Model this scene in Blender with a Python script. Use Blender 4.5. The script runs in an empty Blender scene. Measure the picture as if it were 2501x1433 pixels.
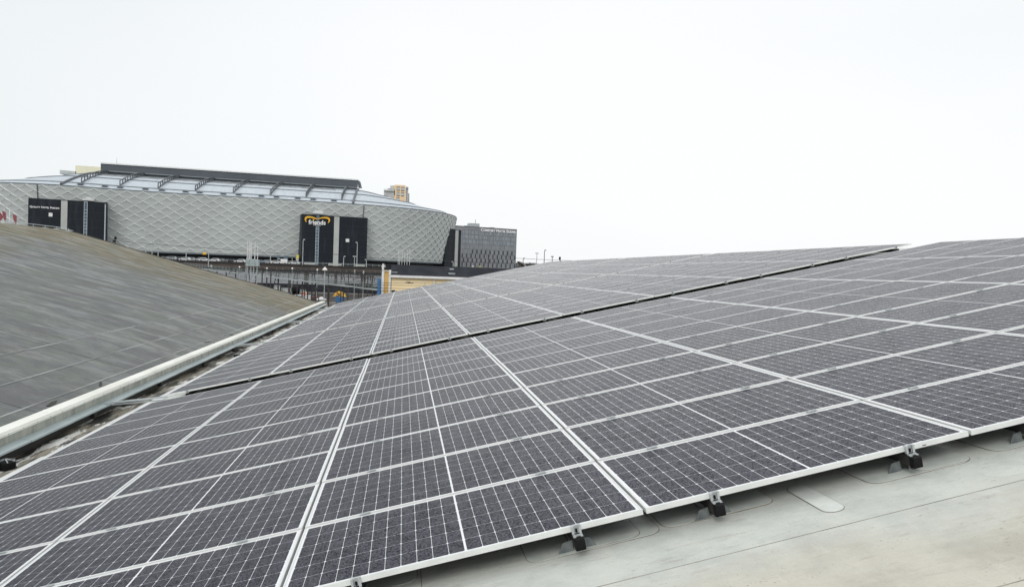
import bpy, math, random
from mathutils import Vector, Matrix
random.seed(7)
R = math.radians
SC = bpy.context.scene
COL = SC.collection

# ------------------------------------------------------------------ camera
F_PX, W_PX, H_PX = 1905.11, 2501.0, 1433.0
CAM_R = Vector((0.98984751, -0.13776162, 0.03498068))
CAM_U = Vector((-0.03099625, 0.0309631, 0.9990398))
CAM_B = Vector((-0.13871246, -0.98998132, 0.02637865))
cd = bpy.data.cameras.new('camera')
cd.sensor_width = 36.0
cd.lens = 36.0 * F_PX / W_PX
cd.clip_start, cd.clip_end = 0.1, 6000.0
cam = bpy.data.objects.new('camera', cd)
COL.objects.link(cam)
cam.matrix_world = Matrix(((CAM_R.x, CAM_U.x, CAM_B.x, 0), (CAM_R.y, CAM_U.y, CAM_B.y, 0), (CAM_R.z, CAM_U.z, CAM_B.z, 0), (0, 0, 0, 1)))
SC.camera = cam

# ------------------------------------------------------------------ overcast sky, weak soft sun, exposure
wd = bpy.data.worlds.new('World')
SC.world = wd
wd.use_nodes = True
wt = wd.node_tree
wt.nodes.clear()
w_out = wt.nodes.new('ShaderNodeOutputWorld')
w_bg = wt.nodes.new('ShaderNodeBackground')
w_sky = wt.nodes.new('ShaderNodeTexSky')
w_sky.sky_type = 'NISHITA'
w_sky.sun_disc = False
w_sky.sun_elevation = R(37)
w_sky.sun_rotation = R(205)
w_sky.dust_density = 4.0
w_tc = wt.nodes.new('ShaderNodeTexCoord')
w_map = wt.nodes.new('ShaderNodeMapping')
w_map.inputs['Scale'].default_value = (1.0, 1.0, 2.6)
w_noise = wt.nodes.new('ShaderNodeTexNoise')
w_noise.inputs['Scale'].default_value = 1.1
w_noise.inputs['Detail'].default_value = 3.0
w_ramp = wt.nodes.new('ShaderNodeValToRGB')
w_ramp.color_ramp.elements[0].position = 0.30
w_ramp.color_ramp.elements[0].color = (9.5, 9.8, 9.9, 1)
w_ramp.color_ramp.elements[1].position = 0.62
w_ramp.color_ramp.elements[1].color = (10.4, 10.5, 10.6, 1)
w_mix = wt.nodes.new('ShaderNodeMixRGB')
w_mix.inputs['Fac'].default_value = 0.93
w_bg.inputs['Strength'].default_value = 0.1
wt.links.new(w_tc.outputs['Generated'], w_map.inputs['Vector'])
wt.links.new(w_map.outputs['Vector'], w_noise.inputs['Vector'])
wt.links.new(w_noise.outputs['Fac'], w_ramp.inputs['Fac'])
wt.links.new(w_sky.outputs['Color'], w_mix.inputs['Color1'])
w_sep = wt.nodes.new('ShaderNodeSeparateXYZ')
w_rng = wt.nodes.new('ShaderNodeMapRange')
w_rng.interpolation_type = 'SMOOTHSTEP'
w_rng.inputs['From Min'].default_value = -0.62
w_rng.inputs['From Max'].default_value = 0.12
w_rng.inputs['To Min'].default_value = 0.6
w_rng.inputs['To Max'].default_value = 0.0
w_side = wt.nodes.new('ShaderNodeMixRGB')
w_side.inputs['Color2'].default_value = (8.3, 8.85, 9.05, 1)
wt.links.new(w_tc.outputs['Generated'], w_sep.inputs[0])
wt.links.new(w_sep.outputs['X'], w_rng.inputs['Value'])
wt.links.new(w_rng.outputs[0], w_side.inputs['Fac'])
wt.links.new(w_ramp.outputs['Color'], w_side.inputs['Color1'])
wt.links.new(w_side.outputs['Color'], w_mix.inputs['Color2'])
wt.links.new(w_mix.outputs['Color'], w_bg.inputs['Color'])
wt.links.new(w_bg.outputs['Background'], w_out.inputs['Surface'])

sd = bpy.data.lights.new('sun', 'SUN')
sd.energy = 1.1
sd.angle = R(25)
sd.color = (1.0, 0.97, 0.93)
sun = bpy.data.objects.new('sun', sd)
COL.objects.link(sun)
sun.rotation_euler = (R(53), 0, R(-25))

SC.view_settings.view_transform = 'Standard'
SC.view_settings.look = 'None'
SC.view_settings.exposure = 0.0
SC.view_settings.gamma = 1.0
SC.render.engine = 'CYCLES'
SC.cycles.max_bounces = 6


# ------------------------------------------------------------------ helpers
def px_ray(px, py):
    return -CAM_B + CAM_R * ((px - W_PX / 2) / F_PX) + CAM_U * ((H_PX / 2 - py) / F_PX)


def at(px, py, y):
    """Where a thing seen at (px, py) of the photo stands if it is y metres down the hall axis."""
    r = px_ray(px, py)
    return r * (y / r.y)


def lerp(a, b, t):
    return a + (b - a) * t


class Mesh:
    def __init__(self):
        self.v, self.f, self.m, self.uv = [], [], [], {}

    def vert(self, p):
        self.v.append(tuple(p))
        return len(self.v) - 1

    def face(self, pts, mat=0, uv=None):
        ids = [self.vert(p) for p in pts]
        if uv:
            self.uv[len(self.f)] = uv
        self.f.append(ids)
        self.m.append(mat)

    def hexa(self, c, mat=0):
        """c: eight corners, bottom ring then top ring, counter-clockwise from above."""
        i = [self.vert(p) for p in c]
        for q in ((3, 2, 1, 0), (4, 5, 6, 7), (0, 1, 5, 4), (1, 2, 6, 5), (2, 3, 7, 6), (3, 0, 4, 7)):
            self.f.append([i[k] for k in q])
            self.m.append(mat)
        return self

    def box(self, x0, x1, y0, y1, z0, z1, mat=0):
        return self.hexa([(x0, y0, z0), (x1, y0, z0), (x1, y1, z0), (x0, y1, z0), (x0, y0, z1), (x1, y0, z1), (x1, y1, z1), (x0, y1, z1)], mat)

    def obox(self, o, a, b, c, mat=0):
        """box from corner o along vectors a, b, c"""
        o, a, b, c = Vector(o), Vector(a), Vector(b), Vector(c)
        return self.hexa([o, o + a, o + a + b, o + b, o + c, o + a + c, o + a + b + c, o + b + c], mat)

    def beam(self, p, q, w, h=None, mat=0, up=(0, 0, 1)):
        p, q = Vector(p), Vector(q)
        h = h or w
        d = (q - p).normalized()
        s = d.cross(Vector(up))
        if s.length < 1e-4:
            s = d.cross(Vector((1, 0, 0)))
        s.normalize()
        t = s.cross(d)
        return self.obox(p - s * w / 2 - t * h / 2, s * w, (q - p), t * h, mat)

    def tube(self, pts, r, n=8, mat=0, cap=True):
        pts = [Vector(p) for p in pts]
        rr = r if isinstance(r, (list, tuple)) else [r] * len(pts)
        rings = []
        for k, p in enumerate(pts):
            d = (pts[min(k + 1, len(pts) - 1)] - pts[max(k - 1, 0)]).normalized()
            s = d.cross(Vector((0, 0, 1)))
            if s.length < 1e-3:
                s = Vector((1, 0, 0))
            s.normalize()
            t = s.cross(d)
            rings.append([self.vert(p + (s * math.cos(2 * math.pi * j / n) + t * math.sin(2 * math.pi * j / n)) * rr[k]) for j in range(n)])
        for a, b in zip(rings, rings[1:]):
            for j in range(n):
                self.f.append([a[j], a[(j + 1) % n], b[(j + 1) % n], b[j]])
                self.m.append(mat)
        if cap:
            self.f.append(list(reversed(rings[0])))
            self.f.append(rings[-1])
            self.m += [mat, mat]
        return self

    def lathe(self, prof, cx=0, cy=0, n=16, mat=0):
        rings = [[self.vert((cx + r * math.cos(2 * math.pi * j / n), cy + r * math.sin(2 * math.pi * j / n), z)) for j in range(n)] for r, z in prof]
        for a, b in zip(rings, rings[1:]):
            for j in range(n):
                self.f.append([a[j], a[(j + 1) % n], b[(j + 1) % n], b[j]])
                self.m.append(mat)
        self.f.append(list(reversed(rings[0])))
        self.f.append(rings[-1])
        self.m += [mat, mat]
        return self

    def extrude(self, prof, o, ax, ay, az, mat=0):
        """outline prof [(a, b)] in the plane (ax, ay) at o, thickened along az"""
        o, ax, ay, az = Vector(o), Vector(ax), Vector(ay), Vector(az)
        a = [self.vert(o + ax * p + ay * q) for p, q in prof]
        b = [self.vert(o + ax * p + ay * q + az) for p, q in prof]
        n = len(prof)
        self.f.append(list(reversed(a)))
        self.f.append(b)
        self.m += [mat, mat]
        for j in range(n):
            self.f.append([a[j], a[(j + 1) % n], b[(j + 1) % n], b[j]])
            self.m.append(mat)
        return self

    def data(self, name, mats, smooth=False):
        me = bpy.data.meshes.new(name)
        me.from_pydata(self.v, [], self.f)
        for m in (mats if isinstance(mats, (list, tuple)) else [mats]):
            me.materials.append(m)
        for p, k in zip(me.polygons, self.m):
            p.material_index = k
            p.use_smooth = smooth
        if self.uv:
            lay = me.uv_layers.new(name='UVMap')
            for fi, uvs in self.uv.items():
                for li, q in zip(me.polygons[fi].loop_indices, uvs):
                    lay.data[li].uv = q
        me.update()
        return me


def link(name, data, parent=None):
    o = bpy.data.objects.new(name, data)
    COL.objects.link(o)
    if parent:
        o.parent = parent
    return o


def part(name, mesh, mats, parent, smooth=False, label=None):
    o = link(name, mesh.data(name, mats, smooth), parent)
    if label:
        o['label'] = label
    return o


def tag(o, label, cat, group=None):
    o['label'] = label
    o['category'] = cat
    if group:
        o['group'] = group
    return o


def thing(name, label, cat, loc=(0, 0, 0), group=None):
    o = link(name, None)
    o.location = loc
    return tag(o, label, cat, group)


def solo(name, mesh, mats, label, cat, group=None, smooth=False):
    return tag(part(name, mesh, mats, None, smooth), label, cat, group)


def structure(name, mesh, mats, smooth=False):
    o = part(name, mesh, mats, None, smooth)
    o['kind'] = 'structure'
    return o


ORD = 'first second third fourth fifth sixth seventh eighth ninth tenth eleventh twelfth thirteenth fourteenth fifteenth sixteenth'.split()


# ------------------------------------------------------------------ materials
class Nodes:
    def __init__(self, name):
        self.mat = bpy.data.materials.new(name)
        self.mat.use_nodes = True
        self.t = self.mat.node_tree
        self.b = self.t.nodes['Principled BSDF']

    def new(self, kind, **props):
        n = self.t.nodes.new('ShaderNode' + kind)
        for k, v in props.items():
            setattr(n, k, v)
        return n

    def put(self, sock, v):
        if hasattr(v, 'is_linked'):
            self.t.links.new(v, sock)
        else:
            sock.default_value = v

    def math(self, op, a, b=0.0, c=None):
        n = self.new('Math', operation=op)
        self.put(n.inputs[0], a)
        self.put(n.inputs[1], b)
        if c is not None:
            self.put(n.inputs[2], c)
        return n.outputs[0]

    def mix(self, f, a, b):
        n = self.new('MixRGB')
        self.put(n.inputs['Fac'], f)
        self.put(n.inputs['Color1'], a if not isinstance(a, tuple) else (*a, 1))
        self.put(n.inputs['Color2'], b if not isinstance(b, tuple) else (*b, 1))
        return n.outputs['Color']

    def pos(self, scale=(1, 1, 1), coord='Object'):
        m = self.new('Mapping')
        m.inputs['Scale'].default_value = scale
        if coord == 'World':
            g = self.new('NewGeometry')
            self.t.links.new(g.outputs['Position'], m.inputs['Vector'])
        else:
            g = self.new('TexCoord')
            self.t.links.new(g.outputs[coord], m.inputs['Vector'])
        return m.outputs['Vector']

    def noise(self, vec, scale, detail=3.0, rough=0.55):
        n = self.new('TexNoise')
        self.t.links.new(vec, n.inputs['Vector'])
        n.inputs['Scale'].default_value = scale
        n.inputs['Detail'].default_value = detail
        n.inputs['Roughness'].default_value = rough
        return n.outputs['Fac']

    def step(self, v, lo, hi):
        n = self.new('MapRange')
        n.interpolation_type = 'SMOOTHSTEP'
        self.put(n.inputs['Value'], v)
        n.inputs['From Min'].default_value = lo
        n.inputs['From Max'].default_value = hi
        return n.outputs[0]

    def sep(self, vec):
        n = self.new('SeparateXYZ')
        self.t.links.new(vec, n.inputs[0])
        return n.outputs

    def bump(self, h, strength=0.3, dist=0.01):
        n = self.new('Bump')
        n.inputs['Strength'].default_value = strength
        n.inputs['Distance'].default_value = dist
        self.t.links.new(h, n.inputs['Height'])
        self.t.links.new(n.outputs['Normal'], self.b.inputs['Normal'])

    def done(self, base, rough=0.6, metal=0.0, ior=None, spec=None):
        self.put(self.b.inputs['Base Color'], base if not isinstance(base, tuple) else (*base, 1))
        self.put(self.b.inputs['Roughness'], rough)
        self.b.inputs['Metallic'].default_value = metal
        if ior:
            self.b.inputs['IOR'].default_value = ior
        if spec is not None:
            self.b.inputs['Specular IOR Level'].default_value = spec
        return self.mat


def worn(name, a, b=None, rough=0.6, metal=0.0, scale=2.0, stretch=(1, 1, 1), lo=0.35, hi=0.68, bump=0.0, coord='Object', spec=None):
    """plain surface whose colour wanders between a and b in soft patches"""
    k = Nodes(name)
    b = b or tuple(x * 0.8 for x in a)
    vec = k.pos(stretch, coord)
    f = k.noise(vec, scale, 5.0, 0.6)
    if bump:
        k.bump(k.noise(vec, scale * 14, 3.0), bump, 0.01)
    return k.done(k.mix(k.step(f, lo, hi), a, b), rough, metal, spec=spec)


M_alu = worn('brushed aluminium frame', (0.80, 0.815, 0.805), (0.72, 0.735, 0.725), 0.34, 0.25, 6.0)
M_galv = worn('galvanised steel', (0.56, 0.59, 0.60), (0.36, 0.39, 0.40), 0.42, 0.4, 30.0)
M_black = worn('black plastic', (0.006, 0.006, 0.007), (0.012, 0.012, 0.012), 0.6, 0.0, 20.0, spec=0.15)
M_darksteel = worn('dark weathered steel', (0.035, 0.037, 0.04), (0.06, 0.055, 0.05), 0.6, 0.3, 1.5)
M_pale_steel = worn('pale galvanised poles', (0.46, 0.50, 0.51), (0.36, 0.40, 0.41), 0.5, 0.3, 1.0)
M_white = worn('white paint', (0.78, 0.79, 0.79), (0.66, 0.67, 0.67), 0.5, 0.0, 1.0)
M_red = worn('dark red cloth', (0.20, 0.045, 0.06), (0.30, 0.11, 0.12), 0.8, 0.0, 3.0)
M_orange = worn('orange plastic', (0.75, 0.16, 0.03), (0.60, 0.11, 0.02), 0.5, 0.0, 3.0)
M_blue = worn('blue painted metal', (0.06, 0.20, 0.42), (0.04, 0.14, 0.32), 0.5, 0.0, 2.0)
M_yellow_cloth = worn('yellow tarpaulin', (0.72, 0.42, 0.03), (0.10, 0.05, 0.02), 0.7, 0.0, 1.6, lo=0.46, hi=0.56)
M_yellow_sign = worn('yellow sign face', (0.72, 0.66, 0.12), (0.62, 0.56, 0.10), 0.5)
M_sign_mark = worn('dark sign marking', (0.03, 0.03, 0.03), None, 0.5)
M_wire = worn('overhead wire', (0.05, 0.05, 0.05), None, 0.6)
M_letter = worn('white lettering', (0.86, 0.87, 0.88), (0.80, 0.81, 0.82), 0.4)
M_logo = worn('amber logo stroke', (0.86, 0.42, 0.02), (0.80, 0.50, 0.04), 0.45, 0.0, 0.4)


def make_glass():
    """Monocrystalline half-cut cells behind wet glass; UV is in metres from the panel's centre."""
    k = Nodes('solar cells under wet glass')
    uv = k.new('UVMap')
    s = k.sep(uv.outputs['UV'])
    CU, CV = 0.0852, 0.1665
    au = k.math('ABSOLUTE', s[0])
    d = k.math('SUBTRACT', au, 0.005)
    q = k.math('DIVIDE', d, CU)
    dx = k.math('MULTIPLY', k.math('ABSOLUTE', k.math('SUBTRACT', q, k.math('ROUND', q))), CU)
    v = k.math('DIVIDE', s[1], CV)
    dy = k.math('MULTIPLY', k.math('ABSOLUTE', k.math('SUBTRACT', v, k.math('ROUND', v))), CV)
    line_u = k.math('LESS_THAN', dx, 0.0012)
    line_v = k.math('LESS_THAN', dy, 0.0007)
    dia = k.math('LESS_THAN', k.math('ADD', dx, dy), 0.0085)
    mid = k.math('LESS_THAN', d, 0.0)
    edge_u = k.math('GREATER_THAN', d, 11 * CU)
    edge_v = k.math('GREATER_THAN', k.math('ABSOLUTE', s[1]), 3 * CV)
    m = line_u
    for o in (line_v, dia, mid, edge_u, edge_v):
        m = k.math('MAXIMUM', m, o)
    w = k.pos((1, 1, 1), 'World')
    drops = k.noise(w, 150.0, 1.0, 0.5)
    beads = k.noise(w, 78.0, 3.0, 0.85)
    soft = k.noise(w, 7.0, 4.0, 0.6)
    wet = k.step(k.math('ADD', k.math('MULTIPLY', beads, 0.86), k.math('MULTIPLY', soft, 0.14)), 0.44, 0.56)
    film = k.noise(w, 2.2, 4.0, 0.6)
    info = k.new('ObjectInfo')
    rnd = info.outputs['Random']
    dark = k.step(drops, 0.54, 0.60)
    cell = k.mix(wet, (0.012, 0.0115, 0.018), (0.043, 0.044, 0.071))
    cell = k.mix(k.math('MULTIPLY', dark, 0.9), cell, (0.003, 0.003, 0.004))
    cell = k.mix(k.math('MULTIPLY', rnd, 0.36), cell, (0.022, 0.023, 0.040))
    base = k.mix(k.math('MULTIPLY', m, 0.97), cell, (0.88, 0.89, 0.91))
    h = k.math('ADD', k.math('MULTIPLY', drops, 0.6), beads)
    k.bump(h, 0.28, 0.008)
    rough = k.math('ADD', k.math('MULTIPLY', film, 0.14), 0.18)
    k.put(k.b.inputs['Specular IOR Level'], k.math('ADD', k.math('MULTIPLY', wet, 0.80), 0.04))
    k.put(k.b.inputs['Specular Tint'], (0.88, 0.90, 1.0, 1))
    return k.done(base, rough, 0.0, ior=1.30)


M_glass = make_glass()


def make_membrane():
    """White roofing membrane: a pale green-grey sheet next to the panels, a sandier sheet in front, dirt specks and faint wipe marks."""
    k = Nodes('white roofing membrane')
    p = k.pos((1, 1, 1), 'World')
    s = k.sep(p)
    n1 = k.noise(p, 1.3, 5.0, 0.6)
    edge = k.math('ADD', s[1], k.math('MULTIPLY', k.math('SUBTRACT', n1, 0.5), 1.1))
    sand = k.mix(k.step(k.noise(p, 2.4, 6.0, 0.65), 0.38, 0.66), (0.59, 0.565, 0.485), (0.47, 0.45, 0.385))
    pale = k.mix(k.step(k.noise(p, 3.1, 6.0, 0.65), 0.36, 0.66), (0.62, 0.645, 0.60), (0.52, 0.545, 0.515))
    base = k.mix(k.step(edge, 3.05, 3.75), sand, pale)
    streak = k.noise(k.pos((2.0, 9.0, 2.0), 'World'), 2.0, 5.0, 0.7)
    base = k.mix(k.math('MULTIPLY', k.step(streak, 0.56, 0.72), 0.42), base, (0.36, 0.33, 0.27))
    speck = k.noise(p, 60.0, 2.0, 0.7)
    patchy = k.step(k.noise(p, 1.7, 3.0), 0.48, 0.66)
    base = k.mix(k.math('MULTIPLY', k.math('MULTIPLY', k.step(speck, 0.64, 0.70), patchy), 0.6), base, (0.16, 0.12, 0.08))
    dash = k.noise(k.pos((1.0, 2.2, 1.0), 'World'), 22.0, 4.0, 0.75)
    zone = k.step(k.noise(p, 2.3, 4.0, 0.6), 0.50, 0.62)
    base = k.mix(k.math('MULTIPLY', k.math('MULTIPLY', k.step(dash, 0.60, 0.66), zone), 0.55), base, (0.24, 0.20, 0.14))
    scuff = k.noise(k.pos((6.0, 1.2, 2.0), 'World'), 3.0, 6.0, 0.7)
    base = k.mix(k.math('MULTIPLY', k.step(scuff, 0.58, 0.70), 0.30), base, (0.70, 0.69, 0.62))
    fine = k.noise(p, 140.0, 2.0, 0.7)
    base = k.mix(k.math('MULTIPLY', k.step(fine, 0.5, 0.72), 0.16), base, (0.30, 0.29, 0.26))
    k.bump(k.math('ADD', k.math('ADD', fine, k.math('MULTIPLY', k.noise(k.pos((1, 2.5, 1), 'World'), 5.0, 4.0), 2.5)), k.math('MULTIPLY', n1, 3.0)), 0.25, 0.012)
    return k.done(base, 0.55, 0.0, spec=0.3)


M_membrane = make_membrane()
M_seam = worn('dark membrane seam', (0.15, 0.135, 0.11), (0.32, 0.30, 0.26), 0.8, 0.0, 4.0)


def make_grey_roof():
    """Left hall: grey felt in strips, lapped along and across, wet streaks down the slope and brown-green growth at the crest and far end."""
    k = Nodes('grey felt roof with moss')
    p = k.pos((1, 1, 1), 'World')
    s = k.sep(p)
    down = k.noise(k.pos((0.8, 1.2, 0.8), 'World'), 2.6, 9.0, 0.74)
    blot = k.noise(p, 0.55, 7.0, 0.7)
    base = k.mix(k.step(down, 0.33, 0.68), (0.182, 0.202, 0.182), (0.126, 0.142, 0.132))
    wn = k.new('TexWhiteNoise', noise_dimensions='1D')
    k.put(wn.inputs['W'], k.math('FLOOR', k.math('DIVIDE', s[1], 1.02)))
    base = k.mix(k.math('MULTIPLY', wn.outputs['Value'], 0.30), base, (0.10, 0.105, 0.108))
    base = k.mix(k.math('MULTIPLY', k.step(blot, 0.45, 0.56), 0.6), base, (0.112, 0.108, 0.122))
    base = k.mix(k.math('MULTIPLY', k.step(k.noise(p, 0.23, 6.0, 0.7), 0.46, 0.60), 0.32), base, (0.155, 0.155, 0.128))
    base = k.mix(k.math('MULTIPLY', k.step(k.noise(p, 3.4, 6.0, 0.75), 0.56, 0.66), 0.5), base, (0.075, 0.08, 0.08))
    pale = k.math('MULTIPLY', k.step(k.noise(k.pos((0.8, 2.0, 0.8), 'World'), 1.6, 8.0, 0.75), 0.54, 0.66), 0.26)
    base = k.mix(pale, base, (0.30, 0.32, 0.31))
    grit = k.noise(p, 28.0, 3.0, 0.8)
    base = k.mix(k.math('MULTIPLY', k.step(grit, 0.50, 0.66), 0.40), base, (0.075, 0.08, 0.078))
    wob = k.math('MULTIPLY', k.math('SUBTRACT', k.noise(p, 0.25, 4.0), 0.5), 1.0)
    far = k.step(k.math('ADD', s[1], k.math('MULTIPLY', wob, 22.0)), 37.0, 52.0)
    high = k.step(k.math('ADD', k.math('MULTIPLY', s[0], -1.0), k.math('MULTIPLY', wob, 12.0)), 15.0, 22.0)
    moss = k.math('MAXIMUM', k.math('MULTIPLY', far, 0.85), k.math('MULTIPLY', high, 0.92))
    mcol = k.mix(k.step(k.noise(p, 1.1, 5.0), 0.4, 0.62), (0.160, 0.118, 0.050), (0.110, 0.112, 0.060))
    base = k.mix(moss, base, mcol)
    # lapped strips about a metre wide above the second seam, five metres below it
    lap = k.math('FRACT', k.math('DIVIDE', s[1], 1.02))
    lap5 = k.math('FRACT', k.math('DIVIDE', k.math('ADD', s[1], 1.3), 5.1))
    above = k.math('LESS_THAN', s[0], -8.05)
    ln = k.math('MAXIMUM', k.math('MULTIPLY', k.math('LESS_THAN', lap, 0.055), above), k.math('LESS_THAN', lap5, 0.011))
    base = k.mix(k.math('MULTIPLY', ln, 0.75), base, (0.045, 0.05, 0.05))  # dark lines paint in the shadow along each lapped edge
    k.bump(k.math('ADD', k.noise(p, 45.0, 3.0, 0.7), k.math('MULTIPLY', k.noise(p, 4.0, 4.0), 2.0)), 0.3, 0.012)
    wetness = k.step(k.noise(k.pos((0.7, 1.6, 0.7), 'World'), 0.8, 6.0, 0.7), 0.42, 0.62)
    return k.done(base, k.math('ADD', k.math('MULTIPLY', wetness, -0.30), 0.70), 0.0, spec=0.35)


M_grey_roof = make_grey_roof()
M_lap = worn('pale lapped seam', (0.36, 0.38, 0.37), (0.19, 0.20, 0.195), 0.7, 0.0, 0.9, (1, 0.4, 1), 0.40, 0.60)
M_cap = worn('cream coated metal capping', (0.88, 0.88, 0.82), (0.74, 0.74, 0.67), 0.45, 0.0, 1.5, (1, 0.4, 1))
M_upstand = worn('stained and shaded upstand', (0.44, 0.44, 0.385), (0.22, 0.225, 0.20), 0.6, 0.0, 2.2, (1, 1.6, 0.5), 0.36, 0.70)  # drip stains, over a base darkened to paint in the face's shade
M_flash = worn('blue-grey flashing', (0.44, 0.51, 0.52), (0.32, 0.39, 0.40), 0.4, 0.2, 1.5, (1, 0.3, 1))
M_gutter_side = worn('dark gutter side', (0.02, 0.02, 0.018), (0.04, 0.037, 0.03), 0.7, 0.0, 2.0)


def make_gutter():
    k = Nodes('wet dirty gutter floor')
    p = k.pos((3.0, 0.55, 1.0), 'World')
    n = k.noise(p, 1.5, 6.0, 0.7)
    base = k.mix(k.step(n, 0.44, 0.55), (0.016, 0.014, 0.010), (0.24, 0.215, 0.165))
    base = k.mix(k.step(k.noise(k.pos((4.0, 0.8, 1.0), 'World'), 1.3, 6.0, 0.7), 0.52, 0.56), base, (0.74, 0.74, 0.70))
    k.bump(k.noise(p, 9.0, 4.0), 0.6, 0.03)
    return k.done(base, 0.5)


M_gutter = make_gutter()
M_cladding = worn('perforated aluminium cladding', (0.50, 0.54, 0.525), (0.45, 0.485, 0.48), 0.5, 0.15, 0.06, coord='World')
M_ridge = worn('cladding edge flange', (0.66, 0.69, 0.68), (0.58, 0.61, 0.60), 0.45, 0.1, 0.1)


def make_arena_roof():
    k = Nodes('pale metal arena roof')
    p = k.pos((1, 1, 1), 'World')
    fine = k.noise(k.pos((0.5, 0.04, 0.3), 'World'), 1.5, 4.0, 0.7)
    big = k.noise(p, 0.03, 3.0)
    base = k.mix(k.step(fine, 0.35, 0.7), (0.54, 0.60, 0.65), (0.44, 0.49, 0.54))
    base = k.mix(k.math('MULTIPLY', k.step(big, 0.4, 0.65), 0.3), base, (0.58, 0.64, 0.69))
    return k.done(base, 0.45, 0.2)


M_arena_roof = make_arena_roof()
M_arena_wet = worn('wet dark roof strip', (0.17, 0.19, 0.21), (0.40, 0.43, 0.46), 0.4, 0.2, 0.25, (1.2, 0.5, 1), 0.42, 0.62, coord='World')
M_truss = worn('dark roof steel', (0.075, 0.088, 0.10), (0.10, 0.115, 0.125), 0.5, 0.2, 0.3)
M_beam = worn('blue-grey roof box', (0.062, 0.078, 0.092), (0.085, 0.098, 0.115), 0.5, 0.1, 0.06, coord='World')
M_purlin = worn('grey purlin', (0.24, 0.27, 0.29), (0.19, 0.22, 0.24), 0.5, 0.2, 0.3)


def make_dark_glass():
    k = Nodes('black glass facade')
    p = k.pos((1, 1, 1), 'World')
    z = k.sep(p)[2]
    n = k.noise(k.pos((0.5, 0.5, 0.08), 'World'), 0.6, 4.0, 0.7)
    base = k.mix(k.step(n, 0.5, 0.72), (0.011, 0.0145, 0.020), (0.026, 0.032, 0.040))
    j = k.math('LESS_THAN', k.math('FRACT', k.math('DIVIDE', z, 3.55)), 0.035)
    base = k.mix(k.math('MULTIPLY', j, 0.6), base, (0.035, 0.042, 0.05))
    return k.done(base, 0.42, 0.0, spec=0.22)


M_dark_glass = make_dark_glass()
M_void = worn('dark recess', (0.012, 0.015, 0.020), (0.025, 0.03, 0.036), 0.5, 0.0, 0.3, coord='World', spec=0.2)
M_strip = worn('light grey concrete strip', (0.46, 0.48, 0.46), (0.40, 0.42, 0.405), 0.6, 0.0, 0.15, coord='World')
M_pane = worn('blue-grey window pane', (0.10, 0.16, 0.20), (0.055, 0.085, 0.115), 0.25, 0.0, 0.4, coord='World')
M_frame_pale = worn('pale window frame', (0.42, 0.50, 0.55), None, 0.5)


def make_hotel():
    k = Nodes('grey hotel panels')
    p = k.pos((1, 1, 1), 'World')
    base = k.mix(k.step(k.noise(p, 0.25, 4.0), 0.35, 0.65), (0.25, 0.262, 0.28), (0.205, 0.217, 0.235))
    return k.done(base, 0.5, 0.1)


M_hotel = make_hotel()
M_hotel_joint = worn('dark panel joint', (0.10, 0.105, 0.115), None, 0.6)
M_hotel_pane = worn('reflective hotel pane', (0.26, 0.315, 0.345), (0.18, 0.225, 0.26), 0.25, 0.1, 0.35, coord='World')
M_hotel_window = worn('dark hotel window', (0.016, 0.019, 0.024), (0.04, 0.045, 0.05), 0.2, 0.0, 0.6, coord='World')
M_ochre = worn('haze-paled ochre render', (0.80, 0.60, 0.34), (0.78, 0.54, 0.36), 0.8, 0.0, 0.1, coord='World')  # colour lightened to paint in distance haze
M_grey_render = worn('grey render', (0.50, 0.52, 0.52), (0.40, 0.42, 0.42), 0.8, 0.0, 0.2, coord='World')
M_cream = worn('cream wall', (0.72, 0.70, 0.52), (0.66, 0.64, 0.48), 0.8, 0.0, 0.1, coord='World')
M_yellow_wall = worn('pale yellow render', (0.92, 0.77, 0.50), (0.88, 0.70, 0.40), 0.8, 0.0, 0.25, (1, 1, 3), coord='World')
M_yellow_dark = worn('deep yellow render', (0.82, 0.55, 0.20), (0.74, 0.48, 0.17), 0.8, 0.0, 0.3, coord='World')
M_dark_roof = worn('black felt roof', (0.026, 0.029, 0.036), (0.040, 0.043, 0.050), 0.95, 0.0, 0.4, (1, 0.3, 1), coord='World', spec=0.05)
M_ground = worn('ballast and wet asphalt', (0.075, 0.066, 0.058), (0.17, 0.155, 0.14), 0.8, 0.0, 0.08, (1, 0.35, 1), 0.35, 0.66, 0.3, 'World')
M_plaza = worn('plaza paving', (0.14, 0.14, 0.14), (0.18, 0.18, 0.175), 0.7, 0.0, 0.05, coord='World')
M_brown = worn('brown retaining wall', (0.088, 0.072, 0.062), (0.060, 0.050, 0.044), 0.8, 0.0, 0.12, (1, 1, 3), coord='World')
M_corrugated = worn('lilac-grey corrugated cladding', (0.27, 0.285, 0.31), (0.22, 0.235, 0.255), 0.5, 0.1, 0.1, (1, 1, 5), coord='World')
M_green_grey = worn('green-grey rail deck', (0.16, 0.19, 0.185), (0.23, 0.26, 0.255), 0.6, 0.0, 0.3, coord='World')
M_hall_wall = worn('hall gable wall', (0.30, 0.29, 0.27), (0.24, 0.235, 0.22), 0.8, 0.0, 0.4, coord='World')
M_bark = worn('bare winter branches', (0.075, 0.062, 0.055), (0.11, 0.095, 0.085), 0.9, 0.0, 1.0, coord='World')

# ------------------------------------------------------------------ ground and plaza
GZ = -8.5
g = Mesh()
g.face([(-2500, -400, GZ), (2500, -400, GZ), (2500, 5000, GZ), (-2500, 5000, GZ)])
structure('ground', g, M_ground)
PZ = 0.25
g = Mesh()
g.box(-420, 420, 326, 1500, GZ + 0.02, PZ)
structure('plaza', g, M_plaza)

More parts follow.
